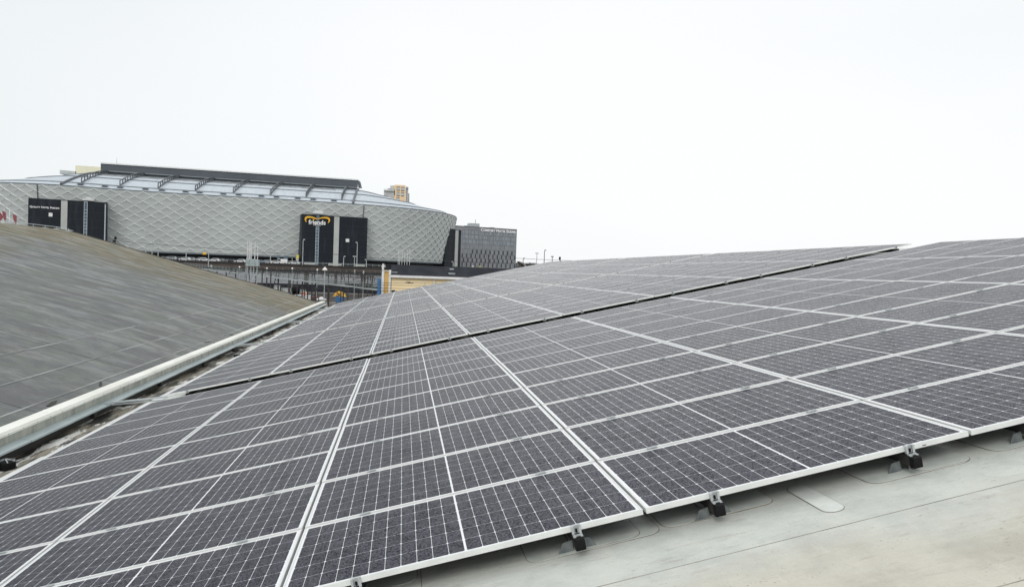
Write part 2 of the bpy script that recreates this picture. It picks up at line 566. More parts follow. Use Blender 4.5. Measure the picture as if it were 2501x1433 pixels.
# ------------------------------------------------------------------ right hall with the white membrane roof
SL = 0.22417864
P0 = Vector((-4.396325, 0.0, -2.54066))
EU, EV, EN = Vector((math.cos(SL), 0, math.sin(SL))), Vector((0, 1, 0)), Vector((-math.sin(SL), 0, math.cos(SL)))
HR = -0.17
END_Y = 57.6


def S(s, y, h=0.0):
    return P0 + EU * s + EV * y + EN * h


def rounded(x0, x1, y0, y1, r, n=5):
    out = []
    for cx, cy, a0 in ((x1 - r, y0 + r, -90), (x1 - r, y1 - r, 0), (x0 + r, y1 - r, 90), (x0 + r, y0 + r, 180)):
        for i in range(n + 1):
            a = R(a0 + 90 * i / n)
            out.append((cx + r * math.cos(a), cy + r * math.sin(a)))
    return out


hall = thing('white_roof_hall', 'hall with a white membrane roof that carries the solar panels', 'building', S(8, 20, HR))
hall.location = (0, 0, 0)
m = Mesh()
prof = [S(-0.66, 0, HR), S(0, 0, HR), S(5, 0, HR), S(11, 0, HR), S(15.4, 0, HR), S(16.1, 0, HR - 0.01), S(16.6, 0, HR - 0.07), S(17.1, 0, HR - 0.2)]
top = prof[-1]
prof += [top + Vector((x, 0, -0.00 * x - 0.0065 * x * x)) for x in (1.5, 4, 8, 13, 19, 26)]
for a, b in zip(prof, prof[1:]):
    ys = [-14, 2, 10, 20, 32, 44, END_Y]
    for y0, y1 in zip(ys, ys[1:]):
        m.face([a + EV * y0, b + EV * y0, b + EV * y1, a + EV * y1])
part('membrane', m, M_membrane, hall)
m = Mesh()
low = [Vector((p.x, 0, GZ)) for p in prof]
for y, flip in ((-14, False), (END_Y - 0.02, True)):
    for a, b, c, d in zip(prof, prof[1:], low[1:], low):
        q = [a + EV * y, b + EV * y, c + EV * y, d + EV * y]
        m.face([p - Vector((0, 0, 0.004)) if i < 2 else p for i, p in enumerate(q)] if flip else list(reversed(q)))
m.face([prof[-1] + EV * -14, prof[-1] + EV * END_Y, low[-1] + EV * END_Y, low[-1] + EV * -14])
part('wall', m, M_hall_wall, hall)
# welded seams along the sheets
for s0, s1, y in ((0, 15.2, 3.61), (0, 15.2, 2.755), (0, 15.2, 1.9)):
    m = Mesh()
    m.obox(S(s0, y - 0.002, HR - 0.01), EU * (s1 - s0), EV * 0.0035, EN * 0.0115)
    part('seam', m, M_seam, hall)
m = Mesh()
m.obox(S(4.62, 3.62, HR - 0.01), EU * 0.004, EV * 1.2, EN * 0.0115)
part('seam', m, M_seam, hall)


M_repair = worn('welded membrane patch', (0.63, 0.67, 0.63), (0.50, 0.54, 0.51), 0.5, 0.0, 5.0, bump=0.15)
M_patch = worn('fresh pale membrane', (0.72, 0.75, 0.71), (0.60, 0.63, 0.60), 0.5, 0.0, 6.0, bump=0.1)


def patch(s0, s1, y0, y1, r, level=0, mat=None):
    """a welded membrane patch: rounded sheet on a thin dark weld line"""
    m = Mesh()
    h = HR + 0.002 + 0.003 * level
    m.extrude(rounded(s0 - 0.004, s1 + 0.004, y0 - 0.004, y1 + 0.004, r + 0.004), S(0, 0, h - 0.006), EU, EV, EN * 0.0065, 1)
    m.extrude(rounded(s0, s1, y0, y1, r), S(0, 0, h - 0.006), EU, EV, EN * 0.0085, 0)
    part('membrane_patch', m, [mat or M_repair, M_seam], hall)


patch(5.20, 5.95, 4.06, 4.62, 0.07)
patch(5.46, 5.84, 4.075, 4.50, 0.06, 1)
patch(5.98, 6.62, 4.09, 4.66, 0.07)
patch(6.25, 6.63, 4.085, 4.50, 0.06, 1)
patch(7.17, 7.80, 4.00, 4.62, 0.07)
patch(7.47, 7.81, 4.01, 4.45, 0.06, 1)
patch(7.97, 8.62, 4.03, 4.62, 0.07)
patch(4.05, 4.60, 4.20, 4.62, 0.07)
patch(6.765, 6.885, 3.78, 4.25, 0.058, 0, M_patch)

# ------------------------------------------------------------------ solar panels
PL, PD, PITCH_S, PITCH_Y, GAP = 1.937, 1.046, 1.95524, 1.058, 0.65435
LIP, THICK = 0.012, 0.029
NB, NR, NC = 5, 10, 8
D0 = 4.02847
ROWS = [10, 10, 10, 10, 8]
BULGE = [-0.008, -0.003, 0.004, 0.008, 0.014, 0.015, 0.012, 0.008, 0.003, 0.003]


def frame_into(m, T):
    a, b = PL / 2, PD / 2
    for x0, x1, y0, y1 in ((-a, a, -b, -b + LIP), (-a, a, b - LIP, b), (-a, -a + LIP, -b + LIP, b - LIP), (a - LIP, a, -b + LIP, b - LIP)):
        c = [(x0, y0, -THICK), (x1, y0, -THICK), (x1, y1, -THICK), (x0, y1, -THICK), (x0, y0, 0), (x1, y0, 0), (x1, y1, 0), (x0, y1, 0)]
        m.hexa([T @ Vector(p) for p in c])


def glass_into(m, T):
    a, b = PL / 2 - LIP - 0.0005, PD / 2 - LIP - 0.0005
    z0, z1 = -0.0075, -0.0015
    f = lambda p: T @ Vector(p)
    q = [(-a, -b), (a, -b), (a, b), (-a, b)]
    m.face([f((x, y, z1)) for x, y in q], 0, q)
    m.face([f((x, y, z0)) for x, y in reversed(q)], 1, list(reversed(q)))
    for i in range(4):
        p, r = q[i], q[(i + 1) % 4]
        m.face([f((*p, z0)), f((*r, z0)), f((*r, z1)), f((*p, z1))], 1, [p, r, r, p])


ID = Matrix.Identity(4)
M_back = worn('shade-darkened backsheet', (0.02, 0.02, 0.022), None, 0.6)  # coloured dark to cut bounced light and deepen shade under the panels
mf, mg = Mesh(), Mesh()
frame_into(mf, ID)
glass_into(mg, ID)
FRAME_ME, GLASS_ME = mf.data('frame', M_alu), mg.data('glass', [M_glass, M_back])
# mid clamp: a hat channel in the gap between two rows with a bolt in its slot
m = Mesh()
m.box(-0.034, 0.034, -0.0165, -0.0055, 0.0005, 0.0045)
m.box(-0.034, 0.034, 0.0055, 0.0165, 0.0005, 0.0045)
m.box(-0.034, 0.034, -0.0055, -0.0035, -0.026, 0.0045)
m.box(-0.034, 0.034, 0.0035, 0.0055, -0.026, 0.0045)
m.box(-0.034, 0.034, -0.0035, 0.0035, -0.029, -0.026)
m.lathe([(0.0034, -0.026), (0.0034, -0.016), (0.0015, -0.015)], 0, 0, 6, 1)
CLAMP_ME = m.data('clamp', [M_galv, M_black])
# end clamp: standing U bracket that grips the front frame edge
m = Mesh()
for x0, x1 in ((-0.026, -0.0135), (0.0135, 0.026)):
    m.box(x0, x1, -0.017, -0.0005, -0.040, 0.0035)
m.box(-0.0135, 0.0135, -0.0045, -0.0005, -0.040, 0.0035)
m.box(-0.026, 0.026, -0.0005, 0.0105, 0.0004, 0.0036)
m.box(-0.0055, 0.0055, -0.0115, -0.0045, -0.034, -0.014, 1)
m.box(-0.026, 0.026, -0.034, -0.0175, -0.047, -0.041)
m.box(-0.026, -0.012, -0.046, -0.034, -0.0485, -0.0445)
m.box(0.012, 0.026, -0.046, -0.034, -0.0485, -0.0445)
END_CLAMP_ME = m.data('clamp', [M_galv, M_black])
# rail end with black cap and the splayed foot bracket behind it
RAIL_LEN = 1.5
m = Mesh()
m.box(-0.022, 0.022, -0.03, RAIL_LEN, -0.112, -0.048)
RAIL_ME = m.data('rail', M_darksteel)
m = Mesh()
c = [(-0.027, -0.066, -0.113), (0.027, -0.066, -0.113), (0.027, -0.0305, -0.116), (-0.027, -0.0305, -0.116),
     (-0.025, -0.070, -0.053), (0.025, -0.070, -0.053), (0.027, -0.0305, -0.048), (-0.027, -0.0305, -0.048)]
m.hexa(c)
CAP_ME = m.data('end_cap', M_black)
m = Mesh()
for sgn in (-1, 1):
    o = [(0.022, 0.0), (0.112, 0.0), (0.098, 0.022), (0.074, 0.058), (0.022, 0.064)]
    o = [(sgn * x, z) for x, z in o]
    if sgn < 0:
        o = list(reversed(o))
    m.extrude(o, (0, 0.062, HR + 0.0065), (1, 0, 0), (0, 0.12, 1), (0, 0.004, 0))
m.box(-0.135, 0.135, 0.061, 0.17, HR + 0.0065, HR + 0.012)
M_foot = worn('dull galvanised bracket', (0.17, 0.19, 0.19), (0.10, 0.115, 0.12), 0.5, 0.3, 20.0)
FOOT_ME = m.data('foot_bracket', M_foot)

TILT = Matrix.Rotation(-SL, 4, 'Y')
block_words = ['the front edge', 'the black gap', 'the second walkway', 'the third walkway', 'the farthest walkway']


def block_front(b):
    return D0 + b * (NR * PITCH_Y + GAP) + (0.0, 0.26, 0.08, 0.0, 0.0)[b]


slots = []
for b in range(NB):
    for r in range(ROWS[b]):
        for c in range(NC):
            s = (c + 0.5) * PITCH_S
            y = block_front(b) + r * PITCH_Y + PD / 2
            h = BULGE[r] if b == 0 else random.uniform(-0.002, 0.002)
            p = S(s, y, h)
            d = p.dot(-CAM_B)
            qs = []
            for i, j in ((-1, -1), (1, -1), (1, 1), (-1, 1)):
                w_ = S(s + i * PL / 2, y + j * PD / 2, h)
                dd = max(w_.dot(-CAM_B), 0.2)
                qs.append((W_PX / 2 + F_PX * w_.dot(CAM_R) / dd, H_PX / 2 - F_PX * w_.dot(CAM_U) / dd))
            x0, x1 = min(q[0] for q in qs), max(q[0] for q in qs)
            y0, y1 = min(q[1] for q in qs), max(q[1] for q in qs)
            seen = x1 > -30 and x0 < W_PX + 30 and y0 < H_PX + 30
            # rough area that falls inside the frame
            fx = max(0, min(x1, W_PX) - max(x0, 0)) / max(x1 - x0, 1)
            fy = max(0, min(y1, H_PX) - max(y0, 0)) / max(y1 - y0, 1)
            ar = 0.5 * abs(sum(qs[i][0] * qs[(i + 1) % 4][1] - qs[(i + 1) % 4][0] * qs[i][1] for i in range(4)))
            slots.append((ar * fx * fy if seen else 0.0, b, r, c, s, y, h, seen))
order = sorted([k for k in slots if k[7]], key=lambda k: -k[0])
single, rest = order[:300], order[300:] + [k for k in slots if not k[7]]
FAR_F, FAR_G = Mesh(), Mesh()
for ar, b, r, c, s, y, h, seen in sorted(single, key=lambda k: (k[1], k[2], k[3])):
    where = f'{ORD[r]} row behind {block_words[b]}'
    o = thing('solar_panel', f'dark solar panel in the {where}, {ORD[c]} column from the gutter', 'solar panel', group='solar panels on the white roof')
    jt = 0.0016 if b == 0 else 0.0028
    lighter = b == 1 and ((c == 5 and r in (1, 4)) or (c == 4 and r in (6, 8)) or (c == 3 and r == 9))
    jy = random.uniform(-jt, jt)
    jx = random.uniform(-jt, jt) + (0.010 if lighter else 0)
    o.matrix_world = Matrix.Translation(S(s, y, h)) @ TILT @ Matrix.Rotation(jx, 4, 'X') @ Matrix.Rotation(jy, 4, 'Y')
    link('frame', FRAME_ME, o)
    link('glass', GLASS_ME, o)
    for x in (-0.30, 0.305):
        k = link('clamp', END_CLAMP_ME if r == 0 else CLAMP_ME, o)
        k.location = (x * PL, -PD / 2 - (0.0 if r == 0 else (PITCH_Y - PD) / 2), 0)
    if b == 0 and r == 0 and c == 3:
        m = Mesh()
        m.box(0.655, 0.735, -PD / 2 - 0.0012, -PD / 2 - 0.0002, -0.026, -0.010, 0)
        m.box(0.675, 0.700, -PD / 2 - 0.0017, -PD / 2 - 0.0012, -0.021, -0.016, 1)
        part('sticker', m, [M_white, M_sign_mark], o, label='small white sticker with a dark mark')
fm = Mesh()
for ar, b, r, c, s, y, h, seen in rest:
    T = Matrix.Translation(S(s, y, h)) @ TILT
    frame_into(FAR_F, T)
    glass_into(FAR_G, T)
o = thing('distant_solar_panels', 'dark solar panels of the farthest rows, too small to tell apart', 'solar panels')
o['kind'] = 'stuff'
part('frames', FAR_F, M_alu, o)
part('glass', FAR_G, [M_glass, M_back], o)


def rail(b, c, side, label):
    o = thing('mounting_rail', label, 'mounting rail', group='mounting rails under the solar panels')
    x = (c + 0.5) * PITCH_S + (-0.30, 0.305)[side] * PL
    o.matrix_world = Matrix.Translation(S(x, block_front(b), BULGE[0] if b == 0 else 0)) @ TILT
    link('rail', RAIL_ME, o)
    link('end_cap', CAP_ME, o)
    link('foot_bracket', FOOT_ME, o)


for k, (c, side) in enumerate(((2, 0), (2, 1), (3, 0), (3, 1), (4, 0))):
    rail(0, c, side, f'grey steel rail with black end cap under the front panels, {ORD[k]} from the left')
k = 0
for c in range(NC):
    for side in (0, 1):
        rail(1, c, side, f'dark rail end showing in the black gap, {ORD[k]} from the gutter')
        k += 1

# ------------------------------------------------------------------ left hall: grey roof, parapet, gutter
LEFT = [(-5.62, -2.735), (-6.1, -2.60), (-7.37, -2.22), (-8.68, -1.86), (-9.9, -1.53), (-12.24, -0.97), (-15.18, -0.22), (-17.8, 0.50), (-20.23, 1.15),
        (-21.5, 1.48), (-22.7, 1.78), (-23.6, 1.90), (-25.1, 1.96), (-27.2, 2.06), (-29.5, 2.10), (-33, 1.9), (-40, 0.6), (-48, -1.6)]
LEND = 57.3
lh = thing('grey_roof_hall', 'neighbouring hall with a curved grey felt roof, mossy at the far end', 'building')
m = Mesh()
ys = [-12, 2, 8, 14, 20, 28, 36, 46, LEND]
for (x0, z0), (x1, z1) in zip(LEFT, LEFT[1:]):
    for y0, y1 in zip(ys, ys[1:]):
        m.face([(x1, y0, z1), (x0, y0, z0), (x0, y1, z0), (x1, y1, z1)])
part('roof', m, M_grey_roof, lh, smooth=True)
m = Mesh()
for (x0, z0), (x1, z1) in zip(LEFT, LEFT[1:]):
    m.face([(x0, LEND - 0.03, z0 - 0.02), (x1, LEND - 0.03, z1 - 0.02), (x1, LEND - 0.03, GZ), (x0, LEND - 0.03, GZ)])
    m.face([(x1, -11.97, z1 - 0.02), (x0, -11.97, z0 - 0.02), (x0, -11.97, GZ), (x1, -11.97, GZ)])
part('wall', m, M_hall_wall, lh)
m = Mesh()
for (x0, z0), (x1, z1) in zip(LEFT, LEFT[1:]):
    d = Vector((x1 - x0, 0, z1 - z0))
    m.obox((x0, LEND - 0.02, z0 - 0.10), d, (0, 0.10, 0), (0, 0, 0.135))
part('edge_trim', m, M_darksteel, lh)


def left_z(x):
    for (x0, z0), (x1, z1) in zip(LEFT, LEFT[1:]):
        if x1 <= x <= x0:
            return z0 + (z1 - z0) * (x - x0) / (x1 - x0)
    return LEFT[-1][1]


for x, w_ in ((-6.22, 0.03), (-7.02, 0.035), (-8.03, 0.035)):
    m = Mesh()
    zz = [(x, left_z(x)), (x - w_, left_z(x - w_))]
    n_ = 20
    for i in range(n_):
        y0, y1 = -12 + i * (LEND + 12) / n_, -12 + (i + 1) * (LEND + 12) / n_
        wob = 0.02 * math.sin(i * 1.7)
        wob1 = 0.02 * math.sin((i + 1) * 1.7)
        m.hexa([(x - w_ + wob, y0, zz[1][1] - 0.01), (x + wob, y0, zz[0][1] - 0.01), (x + wob1, y1, zz[0][1] - 0.01), (x - w_ + wob1, y1, zz[1][1] - 0.01),
                (x - w_ + wob, y0, zz[1][1] + 0.006), (x + wob, y0, zz[0][1] + 0.006), (x + wob1, y1, zz[0][1] + 0.006), (x - w_ + wob1, y1, zz[1][1] + 0.006)])
    part('seam', m, M_lap, lh)
for px, py, ln in ((30, 810, 0.42), (263, 768, 0.42)):
    m = Mesh()
    r_ = px_ray(px, py)
    t_ = next(t for t in [i * 0.01 for i in range(200, 6000)] if (r_ * t).z <= left_z((r_ * t).x))
    p_ = r_ * t_
    m.obox((p_.x, p_.y, left_z(p_.x) - 0.004), (ln, 0, left_z(p_.x + ln) - left_z(p_.x)), (0, 0.035, 0), (0, 0, 0.012))
    part('repair_strip', m, M_lap, lh)
m = Mesh()
pts_ = [Vector((-27.5, LEND - 0.3, left_z(-27.5) + 0.22)), Vector((-25.2, LEND - 0.3, left_z(-25.2) + 0.21)), Vector((-23.4, LEND - 0.3, left_z(-23.4) + 0.15)), Vector((-22.4, LEND - 0.3, left_z(-22.4) + 0.10))]
rl = solo('guard_rail', m.tube(pts_, 0.022, 6), M_pale_steel, 'pale low guard rail along the crest of the grey roof', 'guard rail')
for x in [-27.2 + 0.75 * i for i in range(7)]:
    m = Mesh()
    m.tube([(x, LEND - 0.3, left_z(x) - 0.02), (x, LEND - 0.3, left_z(x) + 0.18)], 0.02, 6)
    m.box(x - 0.14, x + 0.14, LEND - 0.45, LEND - 0.15, left_z(x) - 0.02, left_z(x) + 0.05)
    part('post', m, M_pale_steel, rl)

random.seed(17)
for i in range(16):
    y = random.uniform(7, 44)
    x = -5.9 - random.uniform(0, 0.35)
    m = Mesh()
    L_, w_ = random.uniform(0.08, 0.30), random.uniform(0.02, 0.07)
    z = left_z(x)
    a = random.uniform(-0.6, 0.6)
    q = [(-L_, -w_), (L_ * 0.4, -w_ * 1.3), (L_, 0), (L_ * 0.3, w_), (-L_ * 0.8, w_ * 0.7)]
    pts_ = []
    for u, v_ in q:
        X, Y = x + (u * math.sin(a) + v_ * math.cos(a)) * 0.6, y + u * math.cos(a) - v_ * math.sin(a)
        pts_.append((X, Y, left_z(X) + 0.006))
    m.extrude([(p[0] - x, p[1] - y) for p in pts_], (x, y, z + 0.003), (1, 0, (left_z(x - 0.1) - z) / -0.1), (0, 1, 0), (0, 0, 0.006))
    part('tar_patch', m, M_gutter_side, lh)
# parapet between the halls
pw = thing('parapet', 'cream capped parapet running along the gutter between the two roofs', 'parapet')
PE, PS = 57.0, -10.0
m = Mesh()
y = PS
while y < PE - 0.1:
    y1 = min(y + 2.95, PE)
    m.hexa([(-5.74, y, -2.56), (-5.47, y, -2.545), (-5.47, y1 - 0.006, -2.545), (-5.74, y1 - 0.006, -2.56),
            (-5.74, y, -2.50), (-5.49, y, -2.485), (-5.49, y1 - 0.006, -2.485), (-5.74, y1 - 0.006, -2.50)])
    m.box(-5.487, -5.462, y, y1 - 0.006, -2.547, -2.512)
    m.hexa([(-5.743, y1 - 0.02, -2.562), (-5.467, y1 - 0.02, -2.547), (-5.467, y1 + 0.02, -2.547), (-5.743, y1 + 0.02, -2.562),
            (-5.743, y1 - 0.02, -2.4968), (-5.487, y1 - 0.02, -2.4825), (-5.487, y1 + 0.02, -2.4825), (-5.743, y1 + 0.02, -2.4968)])
    y = y1
part('capping', m, M_cap, pw)
m = Mesh()
m.box(-5.70, -5.475, PS, PE - 0.02, -3.05, -2.546)
part('upstand', m, M_upstand, pw)
m = Mesh()
for i in range(150):
    y = PS + 0.3 + i * 0.44
    m.box(-5.4618, -5.4590, y - 0.006, y + 0.006, -2.535, -2.523)
o = part('screws', m, M_darksteel, pw)
o['kind'] = 'stuff'
m = Mesh()
y = PS
i = 0
while y < PE - 0.1:
    y1 = min(y + 1.48, PE)
    w_ = 0.006 * (i % 2)
    m.hexa([(-5.474, y, -2.69), (-5.305 + w_, y, -2.715), (-5.305 + w_, y1 - 0.012, -2.715), (-5.474, y1 - 0.012, -2.69),
            (-5.474, y, -2.668), (-5.305 + w_, y, -2.688), (-5.305 + w_, y1 - 0.012, -2.688), (-5.474, y1 - 0.012, -2.668)])
    y = y1
    i += 1
part('flashing', m, M_flash, pw)
for i in range(9):
    y = 3.1 + i * 3.9
    m = Mesh()
    m.box(-5.46, -5.40, y, y + 0.12, -2.87, -2.712)
    part('bracket', m, M_darksteel, pw)
m = Mesh()
NG = 160
xs_ = [-5.46, -5.36, -5.26, -5.16, -5.06, -4.96]
gz_ = [[-2.885 + random.uniform(-0.012, 0.012) - 0.012 * math.sin(i * 0.5 + q) for q in range(6)] for i in range(NG + 1)]
for i in range(NG):
    ya, yb = PS + (PE - PS) * i / NG, PS + (PE - PS) * (i + 1) / NG
    for q in range(5):
        m.face([(xs_[q], ya, gz_[i][q]), (xs_[q + 1], ya, gz_[i][q + 1]), (xs_[q + 1], yb, gz_[i + 1][q + 1]), (xs_[q], yb, gz_[i + 1][q])])
m.face([(-5.46, PS, -2.70), (-5.46, PS, -2.985), (-5.46, PE, -2.985), (-5.46, PE, -2.70)], 1)  # near-black sheet painting in the shadow below the flashing
gt = structure('gutter', m, [M_gutter, M_gutter_side])
# white edge flashing where the membrane turns down into the gutter, in uneven lengths
m = Mesh()
y = 5.0
while y < 56:
    ln = random.uniform(1.6, 3.4)
    w_ = random.choice((0.02, 0.05, 0.09, 0.12))
    x_ = random.choice((0.0, 0.03, 0.08))
    m.obox(S(-0.655 + x_, y, HR + 0.002), EU * (w_ + 0.24), EV * (ln - 0.02), EN * (0.008 + 0.004 * (len(m.f) // 6 % 3)))
    y += ln
part('edge_strip', m, M_white, hall)

for k, (b, wd_) in enumerate(((1, 'beside the black gap'), (2, 'at the second walkway'), (3, 'at the third walkway'), (4, 'at the farthest walkway'))):
    y = block_front(b) - 0.25
    m = Mesh()
    m.beam((-5.38, y - 0.05, -2.665), tuple(S(0.05, y + 0.12, -0.03)), 0.032, 0.032)
    m.beam((-5.38, y + 0.05, -2.72), tuple(S(0.05, y + 0.22, -0.10)), 0.022, 0.022)
    solo('strut', m, M_pale_steel, f'pale steel strut bridging the gutter {wd_}', 'strut', 'struts across the gutter')


def drain(px, py, z, label, scale=1.0):
    r = px_ray(px, py)
    p = r * (z / r.z)
    o = thing('roof_drain', label, 'roof drain', (p.x, p.y, -2.895), 'roof drains in the gutter')
    m = Mesh()
    m.lathe([(0.11 * scale, 0.0), (0.11 * scale, 0.02), (0.10 * scale, 0.022), (0.10 * scale, 0.10), (0.07 * scale, 0.125)], 0, 0, 14)
    part('basket', m, M_black, o)
    m = Mesh()
    for k in range(7):
        a = 2 * math.pi * k / 7
        m.beam((0.02 * math.cos(a), 0.02 * math.sin(a), 0.135), (0.10 * scale * math.cos(a), 0.10 * scale * math.sin(a), 0.112), 0.012, 0.012)
    part('grate', m, M_galv, o)


drain(12, 1128, -2.80, 'black roof drain basket with pale grate at the left picture edge', 1.3)
drain(579, 868, -2.82, 'black roof drain basket between the black gap and the second walkway')
drain(727, 791, -2.82, 'black roof drain basket near the third strut')

# ------------------------------------------------------------------ arena
arena = thing('arena', 'huge oval arena with diamond patterned grey cladding and a pale ribbed roof', 'stadium')
PLAN = [(-222, 436), (-214, 414), (-202, 399), (-186, 390.5), (-172, 387.6), (-158.8, 388.8), (-141.1, 396.0), (-118.5, 403), (-93.3, 407.4), (-72.5, 410), (-53.1, 413.3),
        (-35, 417.5), (-18.3, 422.5), (-0.3, 431.8), (16.3, 447.0), (27.5, 468.0), (32.5, 495), (31, 525), (24, 550)]
TOPZ, BOTZ, LEAN = 33.0, 4.5, 4.4


def catmull(P, n):
    out = []
    Q = [Vector((*P[0], 0)) * 2 - Vector((*P[1], 0))] + [Vector((*p, 0)) for p in P] + [Vector((*P[-1], 0)) * 2 - Vector((*P[-2], 0))]
    for i in range(1, len(Q) - 2):
        for k in range(n):
            t = k / n
            out.append(0.5 * (2 * Q[i] + (Q[i + 1] - Q[i - 1]) * t + (2 * Q[i - 1] - 5 * Q[i] + 4 * Q[i + 1] - Q[i + 2]) * t * t + (3 * Q[i] - Q[i - 1] - 3 * Q[i + 1] + Q[i + 2]) * t ** 3))
    out.append(Q[-2])
    return out


DENSE = catmull(PLAN, 24)
for _ in range(60):
    DENSE = [DENSE[0]] + [(DENSE[i - 1] + DENSE[i] * 2 + DENSE[i + 1]) / 4 for i in range(1, len(DENSE) - 1)] + [DENSE[-1]]
ARC = [0.0]
for a, b in zip(DENSE, DENSE[1:]):
    ARC.append(ARC[-1] + (b - a).length)


def plan(s):
    s = min(max(s, 0.0), ARC[-1] - 1e-6)
    lo, hi = 0, len(ARC) - 1
    while hi - lo > 1:
        mid = (lo + hi) // 2
        if ARC[mid] <= s:
            lo = mid
        else:
            hi = mid
    t = (s - ARC[lo]) / (ARC[hi] - ARC[lo])
    p = DENSE[lo].lerp(DENSE[hi], t)
    d = (DENSE[min(hi + 3, len(DENSE) - 1)] - DENSE[max(lo - 3, 0)]).normalized()
    return p, Vector((d.y, -d.x, 0))


def wall(s, h, out=0.0):
    """point on the leaning facade: arc length s, height h above its lower edge"""
    p, n = plan(s)
    q = p - n * LEAN * (1 - h / (TOPZ - BOTZ)) + n * out
    return Vector((q.x, q.y, BOTZ + h))


FH = TOPZ - BOTZ
HU = 3.52
NV = 13
HV = FH / NV
NU = int(ARC[-1] / HU)
m = Mesh()
rg = Mesh()
for i in range(0, NU - 1):
    for j in range(0, NV + 1):
        if (i + j) % 2:
            continue
        # rhombus with left corner (i, j), right corner (i + 2, j), top and bottom at (i + 1, j +- 1)
        cl, cr = wall(i * HU, j * HV), wall((i + 2) * HU, j * HV)
        cc = wall((i + 1) * HU, j * HV, -0.09)
        if j < NV:
            ct = wall((i + 1) * HU, (j + 1) * HV)
            m.face([cl, cc, ct])
            m.face([cc, cr, ct])
            for side, (p0, p1) in enumerate(((ct, cl), (ct, cr))):
                # flange tapering from the upper node down to the side node
                _, n = plan((i + 1) * HU)
                up = Vector((0, 0, 1))
                w0, w1 = (0.60, 0.06) if side == 1 else (0.34, 0.05)
                d0, d1 = (0.36, 0.03) if side == 1 else (0.20, 0.02)
                a0, a1 = p0 + up * w0 * 0.35, p1 + up * w1 * 0.35
                b0, b1 = p0 - up * w0 * 0.65, p1 - up * w1 * 0.65
                t0, t1 = p0 + n * d0 - up * w0 * 0.55, p1 + n * d1 - up * w1 * 0.55
                if side == 1:
                    rg.face([a0, t0, t1, a1])
                    rg.face([t0, b0, b1, t1])
                else:
                    rg.face([a1, t1, t0, a0])
                    rg.face([t1, b1, b0, t0])
        if j > 0:
            cb = wall((i + 1) * HU, (j - 1) * HV)
            m.face([cl, cb, cc])
            m.face([cc, cb, cr])
fac = part('facade', m, M_cladding, arena)
part('flange', rg, M_ridge, fac)
m = Mesh()
for i in range(NU):
    s0, s1 = i * HU, (i + 1) * HU
    m.face([wall(s0, FH, 0.02), wall(s1, FH, 0.02), wall(s1, FH + 0.5, 0.05), wall(s0, FH + 0.5, 0.05)])
    m.face([wall(s0, FH + 0.5, 0.05), wall(s1, FH + 0.5, 0.05), wall(s1, FH + 0.5, -1.5), wall(s0, FH + 0.5, -1.5)])
part('top_trim', m, M_purlin, fac)
m = Mesh()
for i in range(NU):
    s0, s1 = i * HU, (i + 1) * HU
    m.face([wall(s0, -0.7, -0.05), wall(s1, -0.7, -0.05), wall(s1, 0, 0.02), wall(s0, 0, 0.02)])
    m.face([wall(s0, -0.7, -4), wall(s1, -0.7, -4), wall(s1, -0.7, -0.05), wall(s0, -0.7, -0.05)])
part('bottom_trim', m, M_purlin, fac)
# joints at the two corners of the long side
for px, py in ((91, 460), (889, 505)):
    best = min(range(len(DENSE)), key=lambda q: abs((DENSE[q].x * CAM_R.x + DENSE[q].y * CAM_R.y + TOPZ * CAM_R.z) / (DENSE[q] + Vector((0, 0, TOPZ))).dot(-CAM_B) * F_PX + W_PX / 2 - px) + (1e4 if DENSE[q].y > 440 else 0))
    m = Mesh()
    m.beam(wall(ARC[best], FH * 0.05, 0.25), wall(ARC[best], FH, 0.25), 0.3, 0.3, up=(0, 1, 0))
    part('facade_joint', m, M_truss, fac)
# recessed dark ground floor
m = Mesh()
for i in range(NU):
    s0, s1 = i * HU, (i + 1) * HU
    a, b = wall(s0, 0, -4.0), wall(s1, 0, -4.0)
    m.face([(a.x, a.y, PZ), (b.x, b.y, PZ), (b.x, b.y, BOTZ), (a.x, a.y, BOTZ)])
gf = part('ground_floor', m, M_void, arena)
# back side, closed plainly
BACK = [(24, 550), (-20, 585), (-90, 600), (-170, 590), (-215, 550), (-232, 490), (-222, 436)]
m = Mesh()
for (x0, y0), (x1, y1) in zip(BACK, BACK[1:]):
    m.face([(x0, y0, PZ), (x1, y1, PZ), (x1, y1, TOPZ), (x0, y0, TOPZ)])
part('rear_wall', m, M_cladding, arena)

# roof: from the eaves up to the long box
BOX_L, BOX_R = Vector((-172.8, 476, 0)), Vector((-29.3, 496, 0))
BOX_T, BOX_B = 54.0, 48.2


def smooth_t(t, e=1.5):
    return 1 - (1 - t) ** e


def inner(p):
    d = BOX_R - BOX_L
    t = (p - BOX_L).dot(d) / d.length_squared
    tt = min(max(t, 0.0), 1.0)
    return BOX_L + d * tt


def roof_pt(p, t, lift=0.0, b=None):
    q = b if b is not None else inner(p)
    f = p.lerp(q, t)
    d = BOX_R - BOX_L
    k = (p - BOX_L).dot(d) / d.length_squared
    over = max(-k, k - 1, 0.0)
    return Vector((f.x, f.y, TOPZ + 0.5 + (BOX_B - TOPZ - 0.5) * smooth_t(t, 1.38 - 0.33 * min(1, over / 0.25)) + lift))


